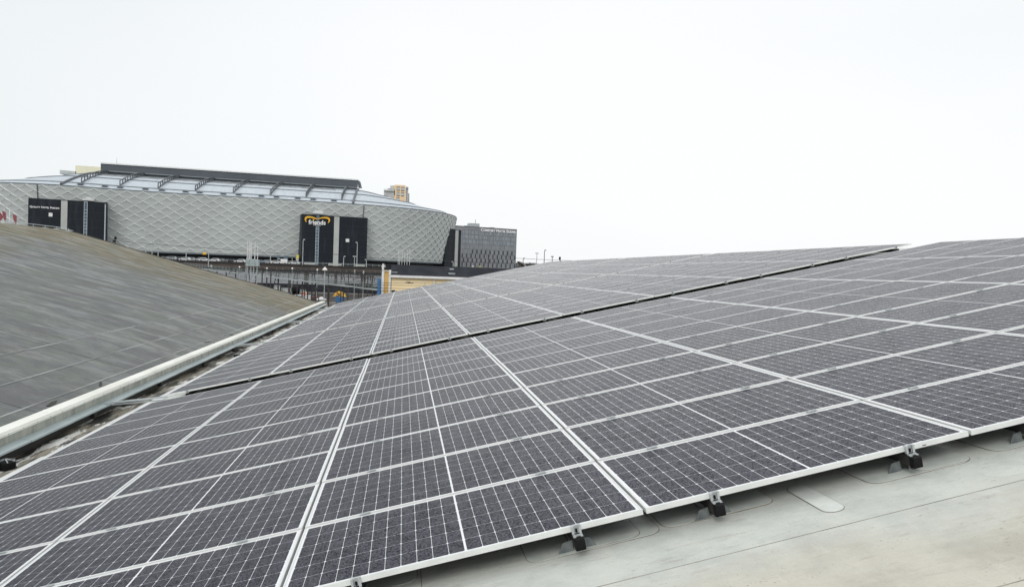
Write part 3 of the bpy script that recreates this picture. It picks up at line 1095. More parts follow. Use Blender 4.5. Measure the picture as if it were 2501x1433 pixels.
RING = [plan(i * ARC[-1] / 120)[0] for i in range(121)] + [Vector((x, y, 0)) for x, y in BACK[1:-1]]
m = Mesh()
TS = [0, 0.08, 0.16, 0.25, 0.35, 0.46, 0.58, 0.72, 0.86, 1.0]
n_ = len(RING)
for i in range(n_):
    a, b = RING[i], RING[(i + 1) % n_]
    for t0, t1 in zip(TS, TS[1:]):
        q = [roof_pt(a, t0), roof_pt(b, t0), roof_pt(b, t1), roof_pt(a, t1)]
        if (q[2] - q[3]).length < 1e-5:
            q = q[:3]
        mat = 1 if (t0 >= 0.57 and -165 < a.x < -36 and a.y < 440) else 0
        m.face(q, mat)
rf = part('roof', m, [M_arena_roof, M_arena_wet], arena, smooth=True)
for t in (0.10, 0.42, 0.70):
    m = Mesh()
    for i in range(120):
        m.beam(roof_pt(RING[i], t, 0.2), roof_pt(RING[i + 1], t, 0.2), 0.7, 0.4)
    part('purlin', m, M_purlin, rf)


def eave_point(px, py, y=400):
    """point of the eaves that the photo shows at column px"""
    best, bd = None, 1e9
    for p in DENSE:
        if p.y > 470:
            continue
        w_ = Vector((p.x, p.y, TOPZ))
        x = W_PX / 2 + F_PX * w_.dot(CAM_R) / w_.dot(-CAM_B)
        if abs(x - px) < bd:
            best, bd = p, abs(x - px)
    return best


def box_point(px):
    best, bd = None, 1e9
    for k in range(401):
        p = BOX_L.lerp(BOX_R, k / 400)
        w_ = Vector((p.x, p.y, BOX_B))
        x = W_PX / 2 + F_PX * w_.dot(CAM_R) / w_.dot(-CAM_B)
        if abs(x - px) < bd:
            best, bd = p, abs(x - px)
    return best


for bx, tx in ((186, 268), (281, 355), (376, 440), (470, 525), (563, 610), (653, 692), (742, 770), (832, 849)):
    a, b = eave_point(bx, 0), box_point(tx)
    m = Mesh()
    N_ = 11
    lows = [roof_pt(a, 0.12 + 0.88 * k / N_, 0.3, b) for k in range(N_ + 1)]
    tops = [roof_pt(a, 0.12 + 0.88 * k / N_, 2.6 - 1.0 * k / N_, b) for k in range(N_ + 1)]
    for p, q in zip(lows, lows[1:]):
        m.beam(p, q, 0.5, 0.4)
    for p, q in zip(tops, tops[1:]):
        m.beam(p, q, 0.45, 0.36)
    for p, q in zip(lows, tops):
        m.beam(p, q, 0.4, 0.4, up=(1, 0, 0))
    part('roof_truss', m, M_truss, rf)
for bx, tx in ((150, 243), (863, 875)):
    a, b = eave_point(bx, 0), box_point(tx)
    m = Mesh()
    for k in range(12):
        m.beam(roof_pt(a, k / 12, 0.4, b), roof_pt(a, (k + 1) / 12, 0.4, b), 1.0, 0.8)
    part('roof_ridge', m, M_truss, rf)
d_ = (BOX_R - BOX_L)
nb = Vector((d_.y, -d_.x, 0)).normalized()
m = Mesh()
bl, br = at(246, 400, 474), at(876, 441, 494)
bl2, br2 = at(246, 425, 474), at(872, 467, 494)
back = -nb * 26
m.hexa([bl2, br2, br2 + back, bl2 + back, bl, br, br + back, bl + back])
bx_ = part('roof_box', m, M_beam, rf)
m = Mesh()
m.beam(bl + Vector((0, 0, 0.35)), br + Vector((0, 0, 0.35)), 1.2, 0.7)
part('box_capping', m, M_white, rf)
m = Mesh()
m.beam(at(246, 417, 473), at(872, 459, 493), 1.2, 0.5)
part('walkway', m, M_purlin, rf)
m = Mesh()
p_ = at(285, 403, 480)
m.tube([p_, p_ + Vector((0, 0, 4.2))], [0.18, 0.06], 6)
part('mast', m, M_pale_steel, rf)
m = Mesh()
p_ = at(877, 443, 497)
m.hexa([p_ + Vector(q) for q in ((-0.5, 0, -3.5), (1.6, 0, -3.5), (1.6, 8, -3.5), (-0.5, 8, -3.5), (-0.5, 0, 0.4), (0.6, 0, 0.2), (0.6, 8, 0.2), (-0.5, 8, 0.4))])
part('box_end', m, M_purlin, rf)
for q, (x0, y0, x1, y1, mt) in enumerate(((184, 404, 246, 425, M_cream), (146, 415, 186, 425, M_grey_render))):
    a, b, c, e = at(x0, y0, 520), at(x1, y0 + 4, 520), at(x1, y1, 520), at(x0, y1, 520)
    m = Mesh()
    m.hexa([e, c, c + Vector((0, 10, 0)), e + Vector((0, 10, 0)), a, b, b + Vector((0, 10, 0)), a + Vector((0, 10, 0))])
    part('roof_screen', m, mt, rf)
for px in (195, 255, 294, 352, 392, 450, 488, 545, 583, 638, 675, 728, 765, 817):
    p = eave_point(px, 0)
    _, n = plan(ARC[min(range(len(DENSE)), key=lambda q: (DENSE[q] - p).length)])
    e = Vector((-n.y, n.x, 0))
    o = Vector((p.x, p.y, TOPZ + 0.5)) - n * 2.5
    m = Mesh()
    m.obox(o - e * 1.1, e * 2.2, -n * 1.4, Vector((0, 0, 1.3)), 1)
    m.obox(o - e * 1.6 + n * 0.3 + Vector((0, 0, 1.3)), e * 3.2, -n * 2.0, Vector((0, 0, 0.5)), 0)
    part('roof_vent', m, [M_purlin, M_truss], rf)


def letters(name, text, o, ax, up, width, mat, parent, bold=0.0, caps=0.8, depth=0.12, spacing=1.0):
    """raised lettering: left end of the baseline at o, reading along ax"""
    cu = bpy.data.curves.new(name, 'FONT')
    cu.body = text
    cu.small_caps_scale = caps
    for ch, f in zip(text, cu.body_format):
        if ch.islower() and caps < 1:
            f.use_small_caps = True
    cu.offset = bold
    cu.extrude = depth
    cu.space_character = spacing
    cu.materials.append(mat)
    ob = link('outline', cu)
    bpy.context.view_layer.update()
    w_ = max(ob.dimensions.x, 0.01)
    k = width / w_
    ax, up = Vector(ax).normalized(), Vector(up).normalized()
    nn = ax.cross(up).normalized()
    mm = Matrix(((ax.x * k, up.x * k, nn.x, o[0]), (ax.y * k, up.y * k, nn.y, o[1]), (ax.z * k, up.z * k, nn.z, o[2]), (0, 0, 0, 1)))
    me = bpy.data.meshes.new_from_object(ob.evaluated_get(bpy.context.evaluated_depsgraph_get()))
    bpy.data.objects.remove(ob)
    bpy.data.curves.remove(cu)
    ob = link(name, me, parent)
    ob.matrix_world = mm
    return ob


class Face:
    """flat upright facade between two plan points; p(px, py) is the point on it seen at that pixel"""

    def __init__(self, A, B):
        self.a, self.b = Vector((A[0], A[1], 0)), Vector((B[0], B[1], 0))
        self.ax = (self.b - self.a).normalized()
        self.n = Vector((self.ax.y, -self.ax.x, 0))

    def p(self, px, py, out=0.0):
        r = px_ray(px, py)
        t = ((self.a + self.n * out).dot(self.n)) / r.dot(self.n)
        return r * t

    def slab(self, m, p0, p1, d0, d1, mat=0):
        """upright rectangle between corner points p0 (lower left) and p1 (upper right), from depth d0 to d1 along the normal"""
        q = self.ax * (p1 - p0).dot(self.ax)
        m.obox(p0 + self.n * d0, q, -self.n * (d0 - d1), Vector((0, 0, p1.z - p0.z)), mat)


def ladder(F, x0, x1, ys, parent, out):
    """window strip: one pane column with a pale frame around every cell"""
    o = None
    for k, (ya, yb) in enumerate(zip(ys, ys[1:])):
        pass
    m, g = Mesh(), Mesh()
    tilt = lambda y: (y - ys[0]) * -0.030
    a, b = F.p(x0, ys[0]), F.p(x1, ys[0])
    w_ = (b - a).dot(F.ax)
    z = [F.p((x0 + x1) / 2 + tilt(y), y).z for y in ys]
    base = Vector((a.x, a.y, 0))
    fw = 0.24
    F.slab(g, base + Vector((0, 0, z[-1])), base + F.ax * w_ + Vector((0, 0, z[0])), out + 0.05, out)
    F.slab(m, base + Vector((0, 0, z[-1])), base + F.ax * fw + Vector((0, 0, z[0])), out + 0.25, out)
    F.slab(m, base + F.ax * (w_ - fw) + Vector((0, 0, z[-1])), base + F.ax * w_ + Vector((0, 0, z[0])), out + 0.25, out)
    for zz in z:
        F.slab(m, base + F.ax * (fw + 0.01) + Vector((0, 0, zz - fw / 2)), base + F.ax * (w_ - fw - 0.01) + Vector((0, 0, zz + fw / 2)), out + 0.24, out)
    w = part('window_strip', g, M_pane, parent)
    m_ = part('window_frame', m, M_frame_pale, parent)
    return w


# left black block with the hotel name
A, B = at(69, 483, 383.5), at(262.5, 494.5, 392.5)
F1 = Face(A, B)
m = Mesh()
tl, tr = F1.p(69.3, 483.2), F1.p(262, 494.6)
zt = (tl.z + tr.z) / 2
L = (tr - tl).dot(F1.ax)
base = Vector((tl.x, tl.y, 0))
m.obox(base + Vector((0, 0, PZ)), F1.ax * L, -F1.n * 9, Vector((0, 0, zt - PZ)))
blk = part('entrance_block', m, M_dark_glass, arena, label='black glass block with white hotel lettering and a grey strip')
m = Mesh()
a, b = (F1.p(149.6, 490) - tl).dot(F1.ax), (F1.p(165.2, 490) - tl).dot(F1.ax)
F1.slab(m, base + F1.ax * a + Vector((0, 0, PZ + 0.02)), base + F1.ax * b + Vector((0, 0, zt - 0.4)), 0.35, 0.003)
part('concrete_strip', m, M_strip, blk)
m = Mesh()
a, b = F1.p(119, 528.6), F1.p(128.3, 520.3)
F1.slab(m, a, b, 0.2, 0.003)
part('white_window', m, M_white, blk)
ladder(F1, 205.3, 214.2, [493, 512.4, 520.5, 528.4, 535.5, 544, 551.5, 559.5, 567.5, 575], blk, 0.02)
o = F1.p(72.4, 506.6, 0.1)
wl = (F1.p(144.8, 511) - F1.p(72.4, 506.6)).dot(F1.ax)
letters('lettering', 'Quality Hotel Friends', o, F1.ax, (0, 0, 1), wl, M_letter, blk, 0.022)
m = Mesh()
a = F1.p(256, 500)
F1.slab(m, Vector((a.x, a.y, PZ + 0.02)), Vector((a.x, a.y, zt - 0.8)) + F1.ax * 0.5, 0.3, 0.003)
part('corner_trim', m, M_frame_pale, blk)

# right black block with the logo
A, B = at(737.6, 523, 409.5), at(898.5, 531.7, 419.5)
F2 = Face(A, B)
tl, tr = F2.p(738, 523), F2.p(898.3, 531.9)
zt = (tl.z + tr.z) / 2
L = (tr - tl).dot(F2.ax)
base = Vector((tl.x, tl.y, 0))
m = Mesh()
m.obox(base + Vector((0, 0, PZ)), F2.ax * L, -F2.n * 9, Vector((0, 0, zt - PZ)))
blk = part('entrance_block', m, M_dark_glass, arena, label='black glass block with an amber and white logo')
m = Mesh()
a, b = (F2.p(816.3, 530) - tl).dot(F2.ax), (F2.p(828.8, 530) - tl).dot(F2.ax)
F2.slab(m, base + F2.ax * a + Vector((0, 0, PZ + 6.2)), base + F2.ax * b + Vector((0, 0, zt - 0.4)), 0.35, 0.003)
F2.slab(m, base + F2.ax * a + Vector((0, 0, PZ + 0.02)), base + F2.ax * b + Vector((0, 0, PZ + 6.0)), 0.35, 0.003)
part('concrete_strip', m, M_strip, blk)
m = Mesh()
a, b = F2.p(844.2, 591), F2.p(852.8, 583.4)
F2.slab(m, a, b, 0.2, 0.003)
part('white_window', m, M_white, blk)
ladder(F2, 771.3, 779.4, [553.5, 559.5, 567, 574.5, 582, 589.3, 596.8, 604.3, 611.8, 619, 626.4, 634, 642, 646], blk, 0.02)
m = Mesh()
F2.slab(m, F2.p(772.5, 551.5), F2.p(780.3, 526.5), 0.06, 0.003)
part('window_strip', m, M_pane, blk)
o = F2.p(753.5, 546.8, 0.4)
wl = (F2.p(795.3, 547) - F2.p(753.5, 547)).dot(F2.ax)
letters('lettering', 'friends', o, F2.ax, (0, 0, 1), wl, M_letter, blk, 0.02, 1.0)
o = F2.p(765.5, 550.6, 0.4)
wl = (F2.p(783.3, 551) - F2.p(765.5, 551)).dot(F2.ax)
letters('lettering', 'ARENA', o, F2.ax, (0, 0, 1), wl, M_letter, blk, 0.03, 1.0, spacing=1.7)
m = Mesh()


def stroke(pts, ws):
    """flat stroke of changing width on the black wall"""
    P = [F2.p(x, y, 0.45) for x, y in pts]
    Lf, Rt = [], []
    for k, p in enumerate(P):
        d = (P[min(k + 1, len(P) - 1)] - P[max(k - 1, 0)]).normalized()
        s = F2.n.cross(d).normalized()
        Lf.append(p + s * ws[k] / 2)
        Rt.append(p - s * ws[k] / 2)
    for k in range(len(P) - 1):
        q = [Lf[k], Rt[k], Rt[k + 1], Lf[k + 1]]
        m.hexa([v - F2.n * 0.3 for v in q] + q)


stroke([(748.6, 542.6), (746.4, 538.8), (746.0, 534.5), (748.2, 531.2), (752.5, 529.9), (758, 530.1), (763.5, 531.2), (769, 532.9), (774, 534.9), (776.2, 535.2)],
       [0.25, 0.55, 0.85, 1.0, 0.95, 0.85, 0.72, 0.6, 0.45, 0.25])
stroke([(776.4, 535.2), (781, 533.2), (787, 531.9), (793, 531.6), (799, 532.1), (803, 534), (804.6, 537.5), (803.8, 541.5), (801.2, 544.8)],
       [0.25, 0.45, 0.6, 0.72, 0.85, 1.0, 0.85, 0.55, 0.25])
c0 = F2.p(765.5, 536.5, 0.42)
pr = [(math.cos(2 * math.pi * k / 8) * 0.38, math.sin(2 * math.pi * k / 8) * 0.38) for k in range(8)]
pr = [(0, -0.5), (0.42, 0.0), (0.35, 0.35), (0.08, 0.22), (-0.08, 0.22), (-0.35, 0.35), (-0.42, 0.0)]
m.extrude(pr, c0, F2.ax, (0, 0, 1), F2.n * 0.3)
part('logo_stroke', m, M_logo, blk)
for px in (776,):
    m = Mesh()
    p = F2.p(px, 522.5, -1.0)
    F2.slab(m, p - F2.ax * 2.6, p + F2.ax * 2.6 + Vector((0, 0, 1.0)), 1.4, -2.0)
    F2.slab(m, p - F2.ax * 1.6 + Vector((0, 0, 1.0)), p + F2.ax * 2.2 + Vector((0, 0, 1.6)), 0.8, -1.6)
    part('block_vent', m, M_ridge, blk)
m = Mesh()
p = F1.p(216, 490.5, -1.0)
F1.slab(m, p - F1.ax * 2.4, p + F1.ax * 2.4 + Vector((0, 0, 1.0)), 1.4, -2.0)
F1.slab(m, p - F1.ax * 1.0 + Vector((0, 0, 1.0)), p + F1.ax * 1.2 + Vector((0, 0, 1.7)), 0.8, -1.6)
part('block_vent', m, M_ridge, blk)

# third black block, nearly edge-on at the right end of the arena
A, B = at(1094, 560, 470), at(1126.6, 561, 480)
F3 = Face(A, B)
tl, tr = F3.p(1088, 557.5), F3.p(1126.8, 558.5)
zt = tl.z
base = Vector((tl.x, tl.y, 0))
L = (tr - tl).dot(F3.ax)
m = Mesh()
m.obox(base + Vector((0, 0, PZ)), F3.ax * L, -F3.n * 12, Vector((0, 0, zt - PZ)))
blk = part('entrance_block', m, M_dark_glass, arena, label='black glass block at the right end with a grey strip')
m = Mesh()
a, b = (F3.p(1111.8, 570) - tl).dot(F3.ax), (F3.p(1118.8, 570) - tl).dot(F3.ax)
F3.slab(m, base + F3.ax * a + Vector((0, 0, PZ + 0.02)), base + F3.ax * b + Vector((0, 0, zt - 0.5)), 0.35, 0.003)
part('concrete_strip', m, M_strip, blk)
m = Mesh()
a, b = (F3.p(1109, 570) - tl).dot(F3.ax), L
m.obox(base + F3.ax * a + F3.n * 0.1 + Vector((0, 0, zt + 0.01)), F3.ax * (b - a), -F3.n * 4, Vector((0, 0, 0.35)))
part('edge_trim', m, M_strip, blk)
# signs in the dark ground floor
for px, py, w_, h_, mt in ((500, 619, 7.0, 1.0, M_logo), (699, 628, 9, 1.6, M_pane), (724, 632, 2.0, 0.8, M_strip), (680, 628, 6, 1.8, M_pane), (714, 637, 1.0, 2.8, M_strip)):
    p = at(px, py, 398)
    m = Mesh()
    m.box(p.x - w_ * 0.11, p.x + w_ * 0.11, p.y - 0.6, p.y - 0.3, p.z - h_ * 0.5, p.z + h_ * 0.5)
    part('shop_sign', m, mt, gf)

# ------------------------------------------------------------------ hotel
hotel = thing('hotel', 'tall grey hotel with staggered dark windows and white name along its top', 'hotel')
A, B = at(1127, 561, 585), at(1262.6, 561, 601)
FH_ = Face(A, B)
tl, tr = FH_.p(1100, 550.2), FH_.p(1262.6, 560.8)
zt = FH_.p(1262.6, 560.8).z
base = Vector((tl.x, tl.y, 0))
L = (tr - tl).dot(FH_.ax)
m = Mesh()
m.obox(base + Vector((0, 0, PZ)), FH_.ax * L, -FH_.n * 18, Vector((0, 0, zt - PZ)))
part('wall', m, M_hotel, hotel)
tilt = lambda y: -0.038 * (y - 600)
hz = lambda y: FH_.p(1190, y).z
hx = lambda x, y=600: (FH_.p(x, y) - tl).dot(FH_.ax)


def hrect(m, x0, x1, z0, z1, d, mat=0):
    FH_.slab(m, base + FH_.ax * x0 + Vector((0, 0, z0)), base + FH_.ax * x1 + Vector((0, 0, z1)), d, 0.004, mat)


XL, XR = hx(1127), L - 0.4
# dark narrow windows of the lower floors
x_first = [(3, 0.0), (0, -0.7), (0, 0.5), (0, -0.9)]
for row, (yc, hh) in enumerate(((616.0, 3.0), (626.5, 3.1), (637.0, 3.0), (647.5, 3.0))):
    zc = hz(yc + 0.2)
    n0 = 13
    for k in range(n0):
        x = hx(1128.3 + (3.6 if row % 2 == 0 else 0.2) + k * 10.7)
        if x > XR - 1.0 or (row == 0 and k < 2):
            continue
        m = Mesh()
        hrect(m, x, x + 1.0, zc - hh / 2, zc + hh / 2, 0.06)
        part('window', m, M_hotel_window, hotel)
m = Mesh()
for z in [hz(y) for y in (564, 575.5, 586.5, 598, 610.2, 621.0, 631.8, 642.4)]:
    hrect(m, XL, XR, z - 0.06, z + 0.06, 0.05)
for row in range(3):
    for k in range(26):
        x = XL + 0.8 + k * 1.62 + random.uniform(-0.25, 0.25)
        if x < XR - 0.3:
            hrect(m, x, x + 0.10, hz((586.5, 598, 575.5)[row] - 0.3) - 0.0, hz((575.5, 586.5, 564)[row] + 0.3), 0.045)
for row in range(5):
    for k in range(14):
        x = hx(1131 + (0 if row % 2 else 5) + k * 10.7)
        if x < XR - 0.3:
            hrect(m, x, x + 0.13, hz((610.2, 621, 631.8, 642.4, 652.5)[row] - 0.4), hz((598, 610.2, 621, 631.8, 642.4)[row] + 0.4), 0.045)
part('panel_joint', m, M_hotel_joint, hotel)
for row in range(3):
    k = 0
    x = XL + 1.0
    while x < XR - 2.0:
        w_ = random.choice((0.9, 1.1, 1.9))
        m = Mesh()
        z1, z0 = hz((565.5, 576.5, 587.5)[row]), hz((574.5, 585.5, 597)[row])
        hrect(m, x, x + w_, z0 + 0.1, z1 - 0.1, 0.055)
        part('window', m, M_hotel_pane, hotel)
        x += w_ + random.choice((0.9, 1.4, 1.9))
o = FH_.p(1174.3, 563.6, 0.3)
wl = (FH_.p(1259.3, 570) - FH_.p(1174.3, 563.6)).dot(FH_.ax)
letters('lettering', 'Comfort Hotel Solna', Vector((o.x, o.y, o.z - 0.35)), FH_.ax, (0, 0, 1), wl, M_letter, hotel, 0.018, depth=0.4)
for x0, x1, h_ in ((1148, 1155.9, 1.2), (1156, 1178, 3.0), (1207, 1215, 0.9)):
    a, b = hx(x0, 555), hx(x1, 555)
    m = Mesh()
    m.obox(base + FH_.ax * a - FH_.n * 5 + Vector((0, 0, zt)), FH_.ax * (b - a), -FH_.n * 6, Vector((0, 0, h_)))
    part('roof_plant', m, M_pale_steel, hotel)
m = Mesh()
p = base + FH_.ax * hx(1169, 555) - FH_.n * 6 + Vector((0, 0, zt + 3))
m.tube([p, p + Vector((0, 0, 3.0))], 0.25, 6)
part('roof_antenna', m, M_pale_steel, hotel)
m = Mesh()
hrect(m, 0.0, L, zt - 0.35, zt + 0.18, 0.12)
part('coping', m, M_hotel_joint, hotel)
for px, mt in ((1154, M_white), (1172, M_yellow_sign)):
    m = Mesh()
    x = hx(px, 650)
    hrect(m, x - 0.6, x + 0.7, hz(656.0), hz(649.8), 0.5)
    hrect(m, x - 0.05, x + 0.25, hz(654.6), hz(651.2), 0.53, 1)
    part('sign_board', m, [mt, M_sign_mark], hotel)

# ------------------------------------------------------------------ residential tower behind the arena
tw = thing('apartment_tower', 'ochre and grey apartment tower peeking over the arena roof', 'apartment tower')
Y = 760
m = Mesh()
a, b, c, d = at(963.5, 451.5, Y), at(990.5, 452.8, Y), at(989, 520, Y), at(962.5, 520, Y)
m.hexa([d, c, c + Vector((0, 14, 0)), d + Vector((0, 14, 0)), a, b, b + Vector((0, 14, 0)), a + Vector((0, 14, 0))])
part('front_wall', m, M_ochre, tw)
m = Mesh()
for (x0, y0, x1, y1, dep) in ((937.5, 462, 963, 520, 2), (946.5, 459.5, 963, 470, 4), (953, 453.5, 963.5, 462, 5), (990.6, 464.5, 997, 520, 3), (996, 472.5, 1000, 520, 4), (991, 456.3, 997.5, 461, 2)):
    a, b, c, d = at(x0, y0, Y + dep), at(x1, y0, Y + dep), at(x1, y1, Y + dep), at(x0, y1, Y + dep)
    m.hexa([d, c, c + Vector((0, 12, 0)), d + Vector((0, 12, 0)), a, b, b + Vector((0, 12, 0)), a + Vector((0, 12, 0))])
part('side_wing', m, M_grey_render, tw)
m = Mesh()
for (x0, y0, x1, y1) in ((937.8, 463.0, 964.6, 465.4), (963.2, 465.5, 964.8, 477), (946.5, 459.4, 962.8, 461)):
    a, b, c, d = at(x0, y0, Y), at(x1, y0 + 0.7, Y), at(x1, y1 + 0.7, Y), at(x0, y1, Y)
    m.hexa([d, c, c + Vector((0, 1.8, 0)), d + Vector((0, 1.8, 0)), a, b, b + Vector((0, 1.8, 0)), a + Vector((0, 1.8, 0))])
part('balcony', m, M_white, tw)
for x0, x1, ya in ((968.5, 976.7, 456.3), (979.2, 987.8, 457.0), (968.2, 976.2, 469.0), (979.0, 987.2, 470.0), (968.0, 976, 481.5)):
    m = Mesh()
    p = [at(x0, ya + 9.6, Y - 0.15), at(x1, ya + 9.8, Y - 0.15), at(x1, ya, Y - 0.15), at(x0, ya, Y - 0.15)]
    for yy0, yy1, mt in ((0.0, 0.18, 1), (0.18, 0.8, 0), (0.8, 1.0, 1)):
        q = [p[3].lerp(p[0], yy1), p[2].lerp(p[1], yy1), p[2].lerp(p[1], yy0), p[3].lerp(p[0], yy0)]
        m.hexa([q[0], q[1], q[1] + Vector((0, 0.1, 0)), q[0] + Vector((0, 0.1, 0)), q[3], q[2], q[2] + Vector((0, 0.1, 0)), q[3] + Vector((0, 0.1, 0))], mt)
    part('window', m, [M_grey_render, M_truss], tw)

# ------------------------------------------------------------------ plaza edge: retaining wall, rail, cars, lamps
m = Mesh()
m.box(-150, 42, 325.0, 325.9, -2.6, PZ + 0.06)
m.box(-150, 42, 324.7, 325.0, -0.25, 0.05, 1)
m.box(-150, 42, 324.7, 325.0, -2.6, -2.3, 1)
m.box(-150, 42, 325.0, 325.9, GZ, -2.6, 1)
solo('retaining_wall', m, [M_brown, M_dark_roof], 'long brown retaining wall under the plaza in front of the arena', 'wall')
dr = thing('deck_railing', 'steel railing with pale concrete blocks along the plaza edge', 'railing')
m = Mesh()
for z in (PZ + 0.75, PZ + 1.15):
    m.tube([(-140, 325.4, z), (40, 325.4, z)], 0.045, 6)
for i in range(72):
    x = -140 + i * 2.5
    m.box(x - 0.05, x + 0.05, 325.35, 325.45, PZ + 0.25, PZ + 1.15)
part('rail', m, M_pale_steel, dr)
x = -40.0
while x < 20:
    ln = random.uniform(3.5, 6)
    m = Mesh()
    m.box(x, x + ln, 325.1, 325.6, PZ + 0.25, PZ + 0.95)
    part('concrete_block', m, M_strip, dr)
    x += ln + random.uniform(3, 7)


def car_mesh(kind):
    L_, H_, h1 = {'car': (4.4, 1.45, 0.85), 'estate': (4.7, 1.6, 0.95), 'van': (5.2, 2.2, 1.1)}[kind]
    b, g_, w_ = Mesh(), Mesh(), Mesh()
    k = L_ / 2
    if kind == 'van':
        pr = [(-k, 0.35), (k, 0.35), (k, 1.05), (k - 0.9, 1.2), (k - 1.7, H_ - 0.05), (-k + 0.1, H_), (-k, H_ - 0.3)]
        win = [(k - 1.95, 1.25), (k - 1.05, 1.25), (k - 1.72, H_ - 0.2), (k - 2.6, H_ - 0.2), (k - 2.6, 1.25)]
    else:
        pr = [(-k, 0.35), (k, 0.35), (k, 0.75), (k - 1.1, h1), (k - 1.9, H_), (-k + 0.9 if kind == 'car' else -k + 0.35, H_), (-k + 0.1, h1), (-k, h1 - 0.1)]
        win = [(-k + 0.45, h1 + 0.02), (k - 1.35, h1 + 0.02), (k - 1.98, H_ - 0.12), (-k + 0.98 if kind == 'car' else -k + 0.6, H_ - 0.12)]
    b.extrude(pr, (0, 0.88, 0), (1, 0, 0), (0, 0, 1), (0, -1.76, 0))
    for y0, y1 in ((0.885, 0.88), (-0.88, -0.885)):
        g_.extrude(win, (0, y0, 0), (1, 0, 0), (0, 0, 1), (0, y1 - y0, 0))
    wh = []
    for x in (-k + 0.85, k - 0.85):
        for y in (-0.80, 0.80):
            q = Mesh()
            pts = [(x, y - 0.1, 0.33), (x, y + 0.1, 0.33)]
            q.tube(pts, 0.33, 12)
            wh.append(q)
    return b, g_, wh


M_tyre = worn('rubber tyre', (0.02, 0.02, 0.02), None, 0.8)
M_car_glass = worn('car window', (0.02, 0.025, 0.03), None, 0.15)
PAINTS = {n: worn(n + ' car paint', c, tuple(x * 0.95 for x in c), 0.3, 0.1, 0.5) for n, c in (('white', (0.74, 0.75, 0.76)), ('silver', (0.46, 0.48, 0.50)), ('grey', (0.16, 0.17, 0.19)), ('blue', (0.13, 0.18, 0.24)), ('black', (0.025, 0.026, 0.03)))}
protos = {}


def car(kind, paint, px, label, y=332.0, flip=0):
    key = (kind, paint)
    p = at(px, 640, y)
    o = thing('parked_van' if kind == 'van' else 'parked_car', label, 'van' if kind == 'van' else 'car', (p.x, y, PZ), 'cars parked on the plaza')
    if key not in protos:
        b, g_, wh = car_mesh(kind)
        protos[key] = (b.data('body', PAINTS[paint]), g_.data('window', M_car_glass), [q.data('wheel', M_tyre) for q in wh])
    b, g_, wh = protos[key]
    link('body', b, o)
    link('window', g_, o)
    for q in wh:
        link('wheel', q, o)
    o.rotation_euler = (0, 0, R(180 * flip + random.uniform(-6, 6)))
    return o


CARS = [('car', 'grey', 405, 'dark grey car, leftmost of those seen over the grey roof edge'), ('estate', 'silver', 416, 'silver estate car just right of the tall lamp post by the grey roof'),
        ('car', 'grey', 441, 'dark grey car half hidden behind a white one on the plaza'), ('car', 'white', 452, 'white car parked beside the second plaza lamp from the left'),
        ('car', 'silver', 470, 'silver car with its back to the row of parked cars'), ('estate', 'silver', 489, 'silver estate car parked below the orange shop sign'),
        ('car', 'white', 500, 'white car standing just right of the orange shop sign'), ('car', 'white', 523, 'white car in front of the framed doorway'),
        ('car', 'grey', 541, 'grey car right of the framed doorway'), ('car', 'white', 587, 'white car left of the cabin on steel legs'),
        ('car', 'blue', 637, 'dark blue car right of the cabin on steel legs'), ('estate', 'silver', 650, 'silver estate car left of the white van'),
        ('car', 'white', 675, 'white car tucked close to the white van'), ('van', 'white', 686, 'white van parked on the plaza by the entrance signs'),
        ('car', 'silver', 708, 'silver car between the white van and the yellow sign'), ('car', 'white', 719, 'white car next to the yellow sign post')]
for i, (k_, p_, x_, l_) in enumerate(CARS):
    car(k_, p_, x_, l_, 332 + (i % 3) * 3.0, i % 2)


def lamp(px, top, base_z, y, label, arm='single', h_scale=1.0, mat=None):
    t = at(px, top, y)
    o = thing('street_lamp', label, 'street lamp', (t.x, y, base_z), 'street lamps')
    h = t.z - base_z
    mat = mat or M_pale_steel
    m = Mesh()
    r = 0.00045 * y + 0.015
    m.tube([(0, 0, 0), (0, 0, h)], [r * 1.15, r * 0.8], 8)
    part('pole', m, mat, o)
    m = Mesh()
    if arm == 'globe':
        m.lathe([(0.10, -0.22), (0.45, -0.20), (0.46, -0.05), (0.36, 0.16), (0.20, 0.34), (0.08, 0.40), (0.05, 0.55)], 0, 0, 16)
        for v in range(len(m.v)):
            m.v[v] = (m.v[v][0], m.v[v][1], m.v[v][2] + h)
        part('lamp_head', m, M_white, o, True)
    else:
        sides = {'single': (1,), 'left': (-1,), 'double': (-1, 1)}[arm]
        w_ = 0.0022 * y * h_scale
        for s in sides:
            m.hexa([(s * 0.05 if s > 0 else -w_, -0.14, h - 0.02), (w_ if s > 0 else -0.05, -0.14, h - 0.02), (w_ if s > 0 else -0.05, 0.14, h - 0.02), (s * 0.05 if s > 0 else -w_, 0.14, h - 0.02),
                    (s * 0.05 if s > 0 else -w_, -0.14, h + 0.0011 * y), (w_ if s > 0 else -0.05, -0.14, h + 0.0011 * y), (w_ if s > 0 else -0.05, 0.14, h + 0.0011 * y), (s * 0.05 if s > 0 else -w_, 0.14, h + 0.0011 * y)])
        part('lamp_head', m, mat, o)
    return o


